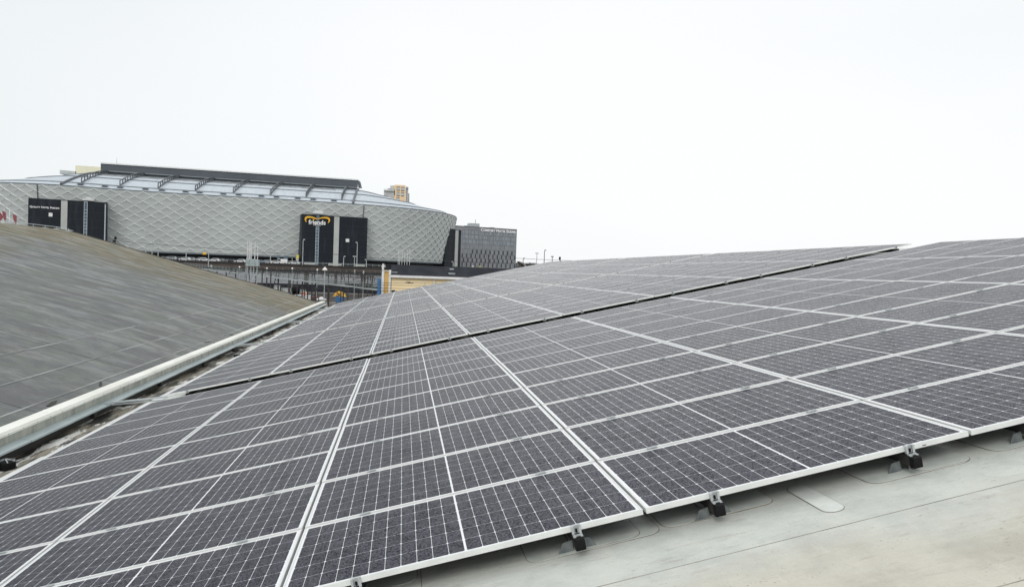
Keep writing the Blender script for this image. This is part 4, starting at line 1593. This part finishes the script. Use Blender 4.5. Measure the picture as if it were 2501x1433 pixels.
lamp(357, 565, PZ, 322, 'tall lamp post in front of the arena, first from the left', 'double')
lamp(387, 583, PZ, 326.8, 'lamp post with a thick base left of the parked cars', 'single')
lamp(372, 590, PZ, 340, 'short lamp post between the two tall ones by the grey roof', 'single')
lamp(455, 612, PZ, 328, 'slim pole standing by the white parked car', 'single')
lamp(510, 606, PZ - 3, 320, 'lamp post in front of the framed doorway', 'left')
lamp(661, 613, PZ, 345, 'lamp post between the cabin and the white van', 'double')
lamp(740.5, 586, PZ, 328, 'tall lamp post at the left side of the logo block', 'single')
lamp(873, 593, PZ, 328, 'tall lamp post on the right half of the logo block', 'left')
lamp(839.5, 627, PZ, 330, 'short lamp post left of the white window', 'single')
lamp(866, 627, PZ, 332, 'short lamp post right of the white window', 'double')
lamp(895, 635, PZ, 330, 'low lamp at the right edge of the logo block', 'left')
lamp(1193, 626, PZ, 420, 'dark curved lamp post in front of the hotel', 'single', 1.0, M_darksteel)
lamp(1107, 640, PZ, 430, 'short lamp at the foot of the right black block', 'left')
lamp(1278, 631.5, PZ, 430, 'dark lamp post between the bare trees and the hotel', 'single', 1.0, M_darksteel)
lamp(1311.5, 619.5, PZ, 430, 'grey lamp post with two short arms against the sky', 'double')
lamp(1330, 612, PZ, 400, 'tallest dark lamp post against the sky', 'single', 1.0, M_darksteel)
lamp(1349, 627.5, PZ, 430, 'short dark lamp with a round head against the sky', 'double', 0.8, M_darksteel)
lamp(793.5, 658, GZ, 150, 'white hooded lamp on a grey post beyond the gutter end', 'globe')

# railway signal against the sky
p = at(1367, 640, 380)
o = thing('railway_signal', 'black railway signal showing over the solar panels', 'signal', (p.x, 380, PZ))
m = Mesh()
z = at(1367, 627, 380).z - PZ
m.tube([(0, 0, 0), (0, 0, z - 1.6)], 0.12, 8)
part('post', m, M_darksteel, o)
m = Mesh()
m.extrude([(-0.42, z - 1.5), (0.42, z - 1.5), (0.5, z - 0.4), (0.25, z), (-0.25, z), (-0.5, z - 0.4)], (0, -0.2, 0), (1, 0, 0), (0, 0, 1), (0, 0.4, 0))
m.extrude([(0.0, z - 3.2), (0.8, z - 3.2), (0.95, z - 2.4), (0.6, z - 1.8), (0.1, z - 2.0)], (0, -0.2, 0), (1, 0, 0), (0, 0, 1), (0, 0.4, 0))
part('signal_head', m, M_black, o)
p = at(282, 586, 300)
o = thing('railway_signal', 'dark signal on a bracket in front of the cladding, left of the lamps', 'signal', (p.x, 300, GZ))
m = Mesh()
z = at(282, 586, 300).z - GZ
m.tube([(0, 0, 0), (0, 0, z + 0.4)], 0.14, 8)
part('post', m, M_darksteel, o)
m = Mesh()
m.box(-0.35, 0.35, -0.2, 0.2, z + 0.2, z + 1.2)
m.box(-0.9, -0.1, -0.2, 0.2, z - 0.9, z - 0.1)
m.box(-0.9, 2.8, -0.05, 0.05, z + 0.45, z + 0.55)
part('signal_head', m, M_black, o)

# yellow information sign
p = at(726, 648, 327.5)
o = thing('information_sign', 'yellow information sign on a pole left of the logo block', 'sign', (p.x, 327.5, PZ))
a, b = at(722, 631, 327.5), at(729, 622.5, 327.5)
m = Mesh()
m.tube([(0, 0.1, 0), (0, 0.1, b.z - PZ - 0.2)], 0.07, 6)
part('pole', m, M_pale_steel, o)
m = Mesh()
w_, z0, z1 = (b.x - a.x) / 2, a.z - PZ, b.z - PZ
m.box(-w_, w_, -0.08, 0.0, z0, z1)
for x, z, ww, hh in ((-0.30, 0.72, 0.11, 0.4), (0.28, 0.68, 0.13, 0.32), (-0.28, 0.28, 0.13, 0.22), (0.30, 0.26, 0.10, 0.2)):
    zc = z0 + (z1 - z0) * z
    m.box(x - ww, x + ww, -0.085, -0.0795, zc - hh / 2, zc + hh / 2, 1)
part('board', m, [M_yellow_sign, M_sign_mark], o)
m = Mesh()
m.box(-w_ * 0.9, w_ * 0.9, -0.08, 0.0, z0 - 0.95, z0 - 0.08)
part('lower_board', m, M_strip, o)

# flagpoles
for k, (px, t) in enumerate(((973.5, 611), (977, 611.5), (982.5, 611), (989, 613), (995, 612), (1001.5, 609.5))):
    p = at(px, t, 300)
    m = Mesh()
    m.tube([(p.x, 300, GZ), (p.x, 300, p.z)], [0.10, 0.06], 6)
    solo('flagpole', m, M_white, f'bare white flagpole above the black roof, {ORD[k]} from the left of six', 'flagpole', 'bare white flagpoles')
for k, (px, t, side, lab) in enumerate(((10.5, 511, 1, 'white flagpole with a dark red flag hanging down, at the left edge'), (23.5, 514, 0, 'bare white flagpole between two red flags'), (36.5, 519, 1, 'leaning pole with a faded red flag, nearest the black hotel block'))):
    p = at(px, t, 300)
    o = thing('flagpole', lab, 'flagpole', (p.x, 300, PZ), 'flagpoles behind the grey roof')
    h = p.z - PZ
    m = Mesh()
    m.tube([(0, 0, 0), (0, 0, h)], 0.17, 6)
    part('pole', m, M_white, o)
    if side:
        m = Mesh()
        q = [(-0.6, -0.9), (0.1, -0.7), (0.75, -1.4), (0.7, -4.1), (0.2, -4.0), (-0.3, -2.6)]
        m.extrude([(a, h + b) for a, b in q], (0, -0.3, 0), (1, 0, 0), (0, 0, 1), (0, 0.08, 0))
        part('flag', m, M_red, o)
p = at(-4, 515, 300)
m = Mesh()
m.extrude([(0, 0), (0.9, -0.7), (1.6, -2.2), (0.9, -3.4), (0, -3.8)], p, (1, 0, 0), (0, 0, 1), (0, 0.08, 0))
m.tube([(p.x, 300.2, PZ), (p.x, 300.2, p.z + 1)], 0.12, 6, 1)
solo('flag', m, [M_red, M_white], 'dark red flag cut off by the left picture edge', 'flag')

# ------------------------------------------------------------------ railway yard
# long shed with corrugated cladding
m = Mesh()
yb = 262
x0, x1 = at(500, 660, yb).x, at(940, 660, yb).x
z0 = GZ
for i in range(10):
    za, zb = -1.85 - i * 0.42, -1.85 - (i + 1) * 0.42
    m.hexa([(x0, yb - 0.02, zb), (x1, yb - 0.02, zb), (x1, yb + 6, zb), (x0, yb + 6, zb), (x0, yb + 0.12, za - 0.06), (x1, yb + 0.12, za - 0.06), (x1, yb + 6, za - 0.06), (x0, yb + 6, za - 0.06)])
    m.box(x0, x1, yb + 0.15, yb + 6, za - 0.06, za)
sh = thing('corrugated_shed', 'long low shed with lilac-grey corrugated wall beyond the tracks', 'shed')
part('wall', m, M_corrugated, sh)
m = Mesh()
m.box(x0, x1, yb + 0.0, yb + 6, GZ, -6.05)
part('plinth', m, M_dark_roof, sh)
for px, w_ in ((748.5, 3.6), (820, 5), (888, 8)):
    m = Mesh()
    p = at(px, 670, yb)
    m.box(p.x - w_ * 0.07, p.x + w_ * 0.07, yb - 0.4, yb + 0.3, -6.0, -1.8)
    part('pillar', m, M_brown, sh)
for xa, xb, ya, yb2 in ((842, 880, 692, 697), (893, 908, 693.5, 699)):
    m = Mesh()
    a, b = at(xa, yb2, yb - 0.1), at(xb, ya, yb - 0.1)
    m.box(a.x, b.x, yb - 0.12, yb + 0.3, a.z, b.z)
    part('opening', m, M_void, sh)
m = Mesh()
m.box(x0 - 1, x1 + 1, yb - 0.8, yb + 7, -1.85, -1.55)
part('roof', m, M_dark_roof, sh)

# raised walkway across the yard
A, B = at(440, 650, 236), at(936, 709, 152)
fb = thing('raised_walkway', 'long raised walkway with railing sloping down across the railway yard', 'walkway')
m = Mesh()
m.beam(A, B, 2.2, 0.16)
part('deck', m, M_green_grey, fb)
m = Mesh()
sd_ = Vector((B.y - A.y, -(B.x - A.x), 0)).normalized()
if sd_.y > 0:
    sd_ = -sd_
m.beam(A + sd_ * 1.12, B + sd_ * 1.12, 0.06, 0.13)
part('edge_beam', m, M_pale_steel, fb)
m = Mesh()
for k in range(47):
    p = A.lerp(B, k / 46)
    for e in (1.1, -1.1):
        m.box(p.x + sd_.x * e - 0.04, p.x + sd_.x * e + 0.04, p.y + sd_.y * e - 0.04, p.y + sd_.y * e + 0.04, p.z + 0.05, p.z + 1.1)
for h in (0.6, 1.1):
    for e in (1.1, -1.1):
        m.beam(A + sd_ * e + Vector((0, 0, h)), B + sd_ * e + Vector((0, 0, h)), 0.05, 0.05)
part('railing', m, M_green_grey, fb)
for k in range(18):
    p = A.lerp(B, (k + 0.5) / 18)
    m = Mesh()
    m.box(p.x - 0.12, p.x + 0.12, p.y - 0.12, p.y + 0.12, GZ, p.z - 0.09)
    part('support', m, M_darksteel, fb)
# cabin tower with poles
y = 165
o = thing('signal_cabin', 'grey cabin platform on steel legs topped by tall white poles', 'signal cabin')
a, b = at(599, 649, y), at(630, 632.5, y)
m = Mesh()
m.box(a.x, b.x, y, y + 2.4, a.z, a.z + 0.15)
m.box(a.x + 0.1, a.x + 0.75, y + 0.1, y + 2.2, a.z + 0.15, b.z)
m.box(a.x + 0.8, a.x + 1.75, y + 0.1, y + 2.2, a.z + 0.15, b.z - 0.05)
m.box(a.x + 1.8, b.x - 0.05, y + 0.2, y + 2.2, a.z + 0.15, b.z - 0.12)
part('cabin', m, M_flash, o)
m = Mesh()
for z in (a.z + 0.6, a.z + 1.1):
    m.beam((a.x, y - 0.05, z), (b.x, y - 0.05, z), 0.05, 0.05)
for i in range(5):
    x = lerp(a.x, b.x, i / 4)
    m.beam((x, y - 0.05, a.z), (x, y - 0.05, a.z + 1.1), 0.05, 0.05)
part('railing', m, M_pale_steel, o)
for px in (600.5, 604, 612, 619, 627):
    p = at(px, 650, y)
    m = Mesh()
    m.tube([(p.x, y + 0.4, GZ), (p.x, y + 0.4, a.z)], 0.09, 6)
    part('leg', m, M_pale_steel, o)
m = Mesh()
p, q = at(614, 690, y), at(622, 668, y)
m.beam(p, q, 0.08, 0.08)
r_ = at(627, 690, y)
m.beam(at(617, 680, y), at(627, 682, y), 0.07, 0.07)
m.beam(at(602, 662, y), at(606, 690, y), 0.07, 0.07)
part('brace', m, M_pale_steel, o)
for px, t in ((603.5, 588), (607.5, 590), (610, 592), (613, 594), (622, 589), (628.5, 602)):
    p = at(px, t, y)
    m = Mesh()
    m.tube([(p.x, y + 0.6, b.z - 0.1), (p.x, y + 0.6, p.z)], [0.07, 0.05], 6)
    part('pole', m, M_white, o)

# overhead line masts
MASTS = [(641, 652, 'plain', 'dark single mast right of the cabin'), (576, 657, 'frame', 'short dark mast at the left end of the yard'), (681, 660, 'lattice', 'dark trestle mast with splayed legs in mid yard'),
         (745, 656, 'twin', 'dark twin mast left of the hooded lamp'), (763, 668, 'trestle', 'dark trestle mast just left of the hooded lamp'), (834, 657, 'trestle', 'dark trestle mast right of the hooded lamp'),
         (602, 655, 'trestle', 'dark trestle mast standing behind the cabin on steel legs'), (662, 652, 'plain', 'dark single mast left of the splayed trestle mast'),
         (706, 655, 'frame', 'slim dark mast below the white van'), (727, 655, 'lattice', 'dark trestle mast below the yellow sign'), (803, 657, 'plain', 'dark single mast just right of the hooded lamp'),
         (852, 658, 'frame', 'slim dark mast under the middle of the portal beam'), (899, 664, 'trestle', 'dark trestle mast between the last two portal masts'),
         (883, 672, 'plain', 'dark mast carrying the portal beam, left of two'), (910.5, 670, 'plain', 'dark mast carrying the portal beam, nearest the yellow building')]
for px, t, kind, lab in MASTS:
    y = {'plain': 176, 'frame': 205, 'lattice': 190, 'twin': 182, 'trestle': 180}[kind]
    p = at(px, t, y)
    o = thing('overhead_line_mast', lab, 'mast', (p.x, y, GZ), 'overhead line masts')
    h = p.z - GZ
    m = Mesh()
    m.beam((0, 0, 0), (0, 0, h), 0.22, 0.22, up=(0, 1, 0))
    if kind == 'twin':
        m.beam((0.75, 0, 0), (0.75, 0, h), 0.22, 0.22, up=(0, 1, 0))
        for i in range(7):
            z = h * (i + 0.5) / 7
            m.beam((0, 0, z), (0.75, 0, z + h / 14), 0.08, 0.08)
    if kind in ('trestle', 'lattice'):
        s = 1 if kind == 'trestle' else -1
        m.beam((s * 0.35, 0, h), (s * 1.7, 0, 0), 0.16, 0.16, up=(0, 1, 0))
        m.beam((0, 0, h - 0.1), (s * 0.4, 0, h - 0.1), 0.2, 0.2)
        if kind == 'lattice':
            for i in range(4):
                z = h * (0.45 + 0.12 * i)
                m.beam((0, 0, z), (s * (0.35 + 1.35 * (1 - z / h)), 0, z), 0.1, 0.1)
    part('post', m, M_darksteel, o)
    m = Mesh()
    m.beam((0, 0, h - 0.5), (-1.6, 0, h - 0.9), 0.07, 0.07)
    m.beam((0, 0, h - 1.4), (-1.6, 0, h - 0.9), 0.06, 0.06)
    m.tube([(-1.6, 0, h - 0.9), (-1.6, 0, h - 1.4)], 0.08, 6)
    part('bracket', m, M_darksteel, o)
# portal beams
for k, (xa, ya, xb, yb_, y, lab) in enumerate(((830, 657, 915, 668, 178, 'latticed steel portal beam over the tracks beside the yellow building'), (560, 653, 700, 659, 210, 'thin steel portal beam over the tracks below the parked cars'),
                                                  (700, 657, 800, 662, 204, 'thin steel portal beam left of the hooded lamp'), (795, 664, 930, 673, 192, 'low steel portal beam behind the last masts'))):
    a, b = at(xa, ya, y), at(xb, yb_, y)
    m = Mesh()
    dz = Vector((0, 0, 0.85))
    m.beam(a, b, 0.14, 0.14)
    m.beam(a - dz, b - dz, 0.14, 0.14)
    n_ = 14
    for i in range(n_):
        m.beam(a.lerp(b, i / n_), a.lerp(b, (i + 0.5) / n_) - dz, 0.07, 0.07)
        m.beam(a.lerp(b, (i + 0.5) / n_) - dz, a.lerp(b, (i + 1) / n_), 0.07, 0.07)
    for i in range(5):
        p = a.lerp(b, (i + 0.6) / 5.2)
        m.tube([p - dz, p - dz * 1.9], 0.07, 6)
    solo('portal_beam', m, M_darksteel, lab, 'portal beam', 'portal beams over the tracks')
# wires
for k, (xa, ya, xb, yb_, y, lab) in enumerate(((770, 686, 1300, 690, 124, 'overhead wire crossing the yellow wall, topmost'), (770, 691, 1300, 696, 122, 'overhead wire crossing the yellow wall, second from the top'),
                                              (770, 698, 1300, 705, 120, 'overhead wire crossing the yellow wall, third from the top'), (770, 704, 1300, 712, 118, 'overhead wire crossing the yellow wall, lowest'),
                                              (260, 586, 745, 622, 300, 'thin wire running across the cladding left of the logo block'), (880, 628, 1345, 645, 300, 'thin wire running across the foot of the cladding'),
                                              (1255, 630, 1440, 637, 370, 'thin overhead wire against the sky right of the hotel'))):
    a, b = at(xa, ya, y), at(xb, yb_, y)
    m = Mesh()
    pts = [a.lerp(b, i / 12) - Vector((0, 0, 4 * 0.25 * (i / 12) * (1 - i / 12))) for i in range(13)]
    m.tube(pts, 0.0002 * y + 0.008, 5)
    solo('overhead_wire', m, M_wire, lab, 'wire', 'overhead wires')
for k, (xa, ya, xb, yb_, y, lab) in enumerate(((555, 676, 940, 724, 150, 'low wire mesh fence in the near part of the yard'), (560, 652, 930, 663, 300, 'tall wire mesh fence along the foot of the retaining wall'))):
    a, b = at(xa, ya, y), at(xb, yb_, y)
    o = thing('mesh_fence', lab, 'fence', (a.x, y, GZ))
    zt = max(a.z, b.z) - GZ if k else 2.0
    m = Mesh()
    n_ = 26
    for i in range(n_ + 1):
        x = (b.x - a.x) * i / n_
        m.beam((x, 0, 0), (x, 0, zt), 0.07, 0.07, up=(0, 1, 0))
    part('post', m, M_pale_steel if k else M_darksteel, o)['kind'] = 'stuff'
    m = Mesh()
    for z in (0.1, zt * 0.35, zt * 0.68, zt):
        m.beam((0, 0, z), (b.x - a.x, 0, z), 0.05, 0.05)
    part('mesh', m, M_darksteel, o)
# rails
for k in range(6):
    m = Mesh()
    y0 = 196 + k * 9
    xl = at(560, 700, y0).x
    xr = at(945, 700, y0).x
    for dy in (0, 1.5):
        m.box(xl, xr, y0 + dy, y0 + dy + 0.12, GZ + 0.01, GZ + 0.2)
    solo('railway_track', m, M_darksteel, f'pair of rusty rails across the yard, {ORD[k]} track from the roofs', 'railway track', 'railway tracks in the yard')

# skip with yellow sheeting
y = 189
a, b = at(818.5, 736.5, y), at(841, 724.5, y)
o = thing('skip', 'blue steel skip beyond the end of the parapet', 'skip')
m = Mesh()
w_, z0, z1 = b.x - a.x, GZ, b.z
m.hexa([(a.x + 0.08, y, z0), (b.x - 0.08, y, z0), (b.x - 0.08, y + 1.8, z0), (a.x + 0.08, y + 1.8, z0), (a.x, y - 0.1, z1), (b.x, y - 0.1, z1), (b.x, y + 1.9, z1), (a.x, y + 1.9, z1)])
part('tub', m, M_blue, o)
m = Mesh()
m.box(a.x - 0.06, b.x + 0.06, y - 0.18, y - 0.08, z1 - 0.12, z1 + 0.02)
for i in range(4):
    x = lerp(a.x + 0.25, b.x - 0.25, i / 3)
    m.beam((x, y - 0.03, z0 + 0.05), (x, y - 0.13, z1 - 0.12), 0.08, 0.06, up=(0, 1, 0))
part('rim', m, M_blue, o)
m = Mesh()
random.seed(3)
G = 14
hts = [[0.0] * (G + 1) for _ in range(G + 1)]
for i in range(G + 1):
    for j in range(G + 1):
        u, v_ = i / G * 2 - 1, j / G * 2 - 1
        e = max(0, 1 - abs(u) ** 2.2) * max(0, 1 - abs(v_) ** 2.2)
        hts[i][j] = e * (1.05 + random.uniform(-0.28, 0.28))
for i in range(G):
    for j in range(G):
        q = []
        for di, dj in ((0, 0), (1, 0), (1, 1), (0, 1)):
            ii, jj = i + di, j + dj
            q.append((lerp(a.x - 0.65, b.x + 0.45, ii / G), lerp(y - 0.2, y + 2.0, jj / G), z1 + 0.03 + hts[ii][jj]))
        m.face(q)
m.box(a.x - 0.15, b.x + 0.15, y - 0.05, y + 1.9, z1 + 0.025, z1 + 0.06)
solo('tarpaulin', m, M_yellow_cloth, 'crumpled yellow and black tarpaulin heaped on the blue skip', 'tarpaulin')

# small things lying in the yard
p = at(743.5, 722, 216)
m = Mesh()
m.lathe([(0.42, 0), (0.46, 0.08), (0.40, 0.3), (0.44, 0.7), (0.40, 1.15), (0.30, 1.35)], p.x, p.y, 12)
for i in range(len(m.v)):
    m.v[i] = (m.v[i][0], m.v[i][1], m.v[i][2] + GZ)
solo('barrel', m, M_orange, 'orange barrel standing in the railway yard', 'barrel')
p = at(747.6, 722, 215)
m = Mesh()
m.box(p.x - 0.09, p.x + 0.09, p.y, p.y + 0.15, GZ, GZ + 1.5)
m.box(p.x - 0.09, p.x + 0.09, p.y - 0.004, p.y, GZ + 0.5, GZ + 0.9, 1)
solo('marker_post', m, [M_white, M_orange], 'white and orange marker post right of the orange barrel', 'post')
a, b = at(729, 733, 193), at(756, 722.5, 193)
m = Mesh()
m.box(a.x - 3, b.x, 193, 195.4, GZ, b.z)
m.box(a.x - 3.1, b.x + 0.1, 192.9, 195.5, b.z, b.z + 0.12)
solo('white_container', m, M_white, 'low white container half hidden by the grey roof edge', 'container')
p = at(785, 726, 198)
m = Mesh()
for dx, r_, h_ in ((-0.7, 0.55, 0.55), (0.0, 0.75, 0.9), (0.75, 0.55, 0.5)):
    m.lathe([(r_, 0), (r_ * 1.05, h_ * 0.3), (r_ * 0.8, h_ * 0.75), (r_ * 0.25, h_)], p.x + dx, 198, 9)
for i in range(len(m.v)):
    m.v[i] = (m.v[i][0], m.v[i][1], m.v[i][2] + GZ)
solo('sack_heap', m, M_white, 'heap of white sacks left of the hooded lamp', 'sacks')
p = at(768, 723, 205)
m = Mesh()
random.seed(11)
for i in range(14):
    q = Vector((p.x + random.uniform(-1.3, 1.3), 205 + random.uniform(-0.5, 0.5), GZ + random.uniform(0.0, 0.5)))
    m.obox(q, (random.uniform(0.3, 0.8), random.uniform(-0.2, 0.2), random.uniform(-0.15, 0.15)), (0, 0.4, 0.05), (0, 0, random.uniform(0.1, 0.25)), i % 2)
solo('scrap_heap', m, [worn('faded red scrap', (0.28, 0.10, 0.09), (0.16, 0.07, 0.06), 0.8), M_brown], 'heap of faded red scrap beside the tracks', 'scrap')
p = at(715, 712, 232)
m = Mesh()
m.tube([(p.x - 2.0, 232, GZ + 1.3), (p.x + 1.2, 234, GZ + 1.3)], 1.3, 16)
solo('dark_tank', m, M_black, 'dark round tank lying left of the orange barrel', 'tank')
for k, (px, py, w_, h_, y, lab) in enumerate(((698, 712, 2.6, 1.9, 228, 'pale ribbed cabinet left of the dark tank'), (675, 708, 1.6, 2.6, 226, 'narrow grey cabinet under the trestle mast'), (661.5, 705, 0.7, 1.7, 222, 'small white cabinet by the edge of the grey roof'),
                                              (733, 712, 3.0, 1.3, 236, 'low pale cabinet right of the dark tank'), (636, 694, 3.4, 1.3, 215, 'pale box under the cabin on steel legs'))):
    p = at(px, py, y)
    m = Mesh()
    m.box(p.x - w_ / 2, p.x + w_ / 2, y, y + 1.2, GZ, GZ + h_)
    m.box(p.x - w_ / 2 - 0.08, p.x + w_ / 2 + 0.08, y - 0.08, y + 1.28, GZ + h_, GZ + h_ + 0.12, 1)
    for i in range(max(2, int(w_ / 0.6))):
        x = lerp(p.x - w_ / 2 + 0.1, p.x + w_ / 2 - 0.1, (i + 0.5) / max(2, int(w_ / 0.6)))
        m.box(x - 0.03, x + 0.03, y - 0.03, y, GZ + 0.1, GZ + h_ - 0.1, 1)
    solo('equipment_cabinet', m, [M_strip, M_purlin], lab, 'cabinet', 'trackside cabinets')
for k, (px, py, y, lab) in enumerate(((585, 653, 215, 'small white hooded yard lamp left of the cabin'), (652, 656, 212, 'small white hooded yard lamp right of the cabin'), (714, 656, 214, 'small white hooded yard lamp under the yellow sign'),
                                      (775, 659.5, 210, 'small white hooded yard lamp left of the big hooded lamp'), (866.5, 662.5, 200, 'small white hooded yard lamp under the portal beam'), (888, 665, 198, 'small white hooded yard lamp right under the portal beam'),
                                      (516, 650, 240, 'small white hooded yard lamp over the grey roof edge'))):
    p = at(px, py, y)
    o = thing('yard_lamp', lab, 'lamp', (p.x, y, GZ), 'hooded yard lamps')
    h = p.z - GZ
    m = Mesh()
    m.tube([(0, 0, 0), (0, 0, h)], 0.07, 6)
    part('pole', m, M_pale_steel, o)
    m = Mesh()
    m.lathe([(0.22, h - 0.15), (0.26, h), (0.12, h + 0.28), (0.03, h + 0.34)], 0, 0, 10)
    part('lamp_head', m, M_white, o)

# ------------------------------------------------------------------ yellow building
y = 132
yl = thing('yellow_building', 'yellow rendered building with a black felt roof beyond the panels', 'building')
xa, xb, xe = at(936.5, 690, y).x, at(951.5, 690, y).x, at(1420, 690, y).x
ze = at(954, 671, y).z
m = Mesh()
m.box(xb + 0.3, xe, y, y + 16, GZ, ze - 0.3)
part('wall', m, M_yellow_wall, yl)
m = Mesh()
m.box(xa, xb - 0.02, y + 1.2, y + 14, GZ, at(945, 660, y).z)
part('wing_wall', m, M_yellow_dark, yl)
m = Mesh()
rt, rb = at(941, 645.5, y + 7).z, ze
m.hexa([(xb + 0.1, y - 0.5, ze - 0.28), (xe, y - 0.5, ze - 0.28), (xe, y + 7, rt - 0.3), (xb + 0.1, y + 7, rt - 0.3), (xb + 0.1, y - 0.5, ze), (xe, y - 0.5, ze), (xe, y + 7, rt), (xb + 0.1, y + 7, rt)])
m.box(xa + 0.1, xe, y + 7.0, y + 7.6, ze - 0.5, rt + 0.04)
mid = at(960, 660, y + 3).z
m.box(xb + 0.05, xe, y + 3.0, y + 3.3, ze, mid + 0.06)
part('roof', m, M_dark_roof, yl)
m = Mesh()
m.box(xb + 0.05, xe, y - 0.62, y - 0.5, ze - 0.42, ze - 0.02)
part('eaves_trim', m, M_white, yl)
for px in (1036, 1060):
    p = at(px, 690, y)
    m = Mesh()
    w_ = 0.12 if px == 1060 else 0.05
    m.box(p.x - w_, p.x + w_, y - 0.15, y - 0.01, GZ, ze - 0.45)
    part('downpipe', m, M_white, yl)
m = Mesh()
for px, w_, y0_, top in ((934.5, 0.20, y + 1.0, 661), (951.8, 0.18, y - 0.2, 659)):
    p = at(px, 690, y)
    m.box(p.x - w_, p.x + w_, y0_, y0_ + 0.8, GZ, at(px, top, y).z)
p = at(934.7, 660, y)
m.box(p.x - 0.15, xb - 0.15, y + 0.95, y + 1.15, at(940, 662, y).z, at(940, 660, y).z)
part('corner_trim', m, M_white, yl)
m = Mesh()
p, q = at(935.2, 659, y), at(936.5, 644, y)
m.tube([p, q], 0.17, 8)
part('chimney_pipe', m, M_white, yl)
for px, py, w_ in ((963, 659, 1.6), (963, 668, 2.2), (1103.5, 659.5, 1.6), (1103.5, 670.5, 2.4)):
    p = at(px, py, y)
    m = Mesh()
    yy = y + (1.2 if py > 665 else 4.6)
    p = at(px, py, yy)
    m.box(p.x - w_ * 0.21, p.x + w_ * 0.21, yy, yy + 0.9, p.z - 0.38, p.z + 0.10)
    m.box(p.x - w_ * 0.24, p.x + w_ * 0.24, yy - 0.06, yy + 0.96, p.z + 0.10, p.z + 0.28)
    part('roof_vent', m, M_pale_steel, yl)
m = Mesh()
p = at(960.5, 712, y)
m.box(p.x - 0.28, p.x + 0.28, y - 0.05, y - 0.004, p.z - 0.35, p.z + 0.25)
part('window', m, M_void, yl)
m = Mesh()
random.seed(5)
for k, (px, w_) in enumerate(((998, 0.7), (1006, 0.4), (1000, 1.3))):
    p = at(px, 690.5, 119)
    m.beam((p.x - w_ / 2, 119, p.z + (0.25 if k == 0 else 0)), (p.x + w_ / 2, 119, p.z), 0.07, 0.07)
p = at(998, 690, 119)
m.beam((p.x, 119, p.z - 0.18), (p.x + 0.12, 119, p.z + 0.2), 0.07, 0.07)
solo('wire_insulator', m, M_darksteel, 'dark insulator hanging on the wires in front of the yellow wall', 'insulator')
# blue rubbish chute
p = at(926, 700, 131)
o = thing('rubbish_chute', 'blue segmented rubbish chute left of the yellow building', 'chute', (p.x, 131, GZ))
zt = at(926, 680, 131).z - GZ
n_ = 9
for k in range(n_):
    z0 = zt * k / n_
    m = Mesh()
    m.lathe([(0.24, z0), (0.36, z0 + zt / n_ * 0.97)], 0, 0, 10)
    part('chute_section', m, M_blue, o)

# ------------------------------------------------------------------ bare trees beyond the panels
random.seed(21)
TREES = [(1258, 640, 660), (1267, 637, 665), (1276, 642, 640), (1287, 643, 655), (1295, 642.5, 670), (1302, 644, 650), (1311, 647, 660)]
for k, (px, t, y) in enumerate(TREES):
    p = at(px, t, y)
    o = thing('bare_tree', f'bare brown winter tree right of the hotel, {ORD[k]} from the hotel', 'tree', (p.x, y, PZ), 'bare trees right of the hotel')
    h = p.z - PZ
    m = Mesh()
    m.tube([(0, 0, 0), (0.1, 0, h * 0.45), (0, 0.1, h * 0.8)], [0.35, 0.2, 0.08], 7)
    part('trunk', m, M_bark, o)
    m = Mesh()
    for b in range(80):
        a0 = random.uniform(0, 6.28)
        z0 = random.uniform(0.2, 0.8) * h
        ln = random.uniform(2.2, 4.6) * (1.1 - 0.5 * z0 / h)
        p0 = Vector((0, 0, z0))
        p1 = p0 + Vector((math.cos(a0) * ln * 0.75, math.sin(a0) * ln * 0.75, ln * random.uniform(0.5, 1.0)))
        m.tube([p0, p0.lerp(p1, 0.5) + Vector((0, 0, 0.15)), p1], [0.12, 0.08, 0.05], 3, cap=False)
        for c in range(7):
            q0 = p0.lerp(p1, random.uniform(0.35, 1.0))
            q1 = q0 + Vector((random.uniform(-1, 1), random.uniform(-1, 1), random.uniform(0.1, 1.1)))
            m.tube([q0, q1], [0.07, 0.035], 3, cap=False)
    part('crown', m, M_bark, o)
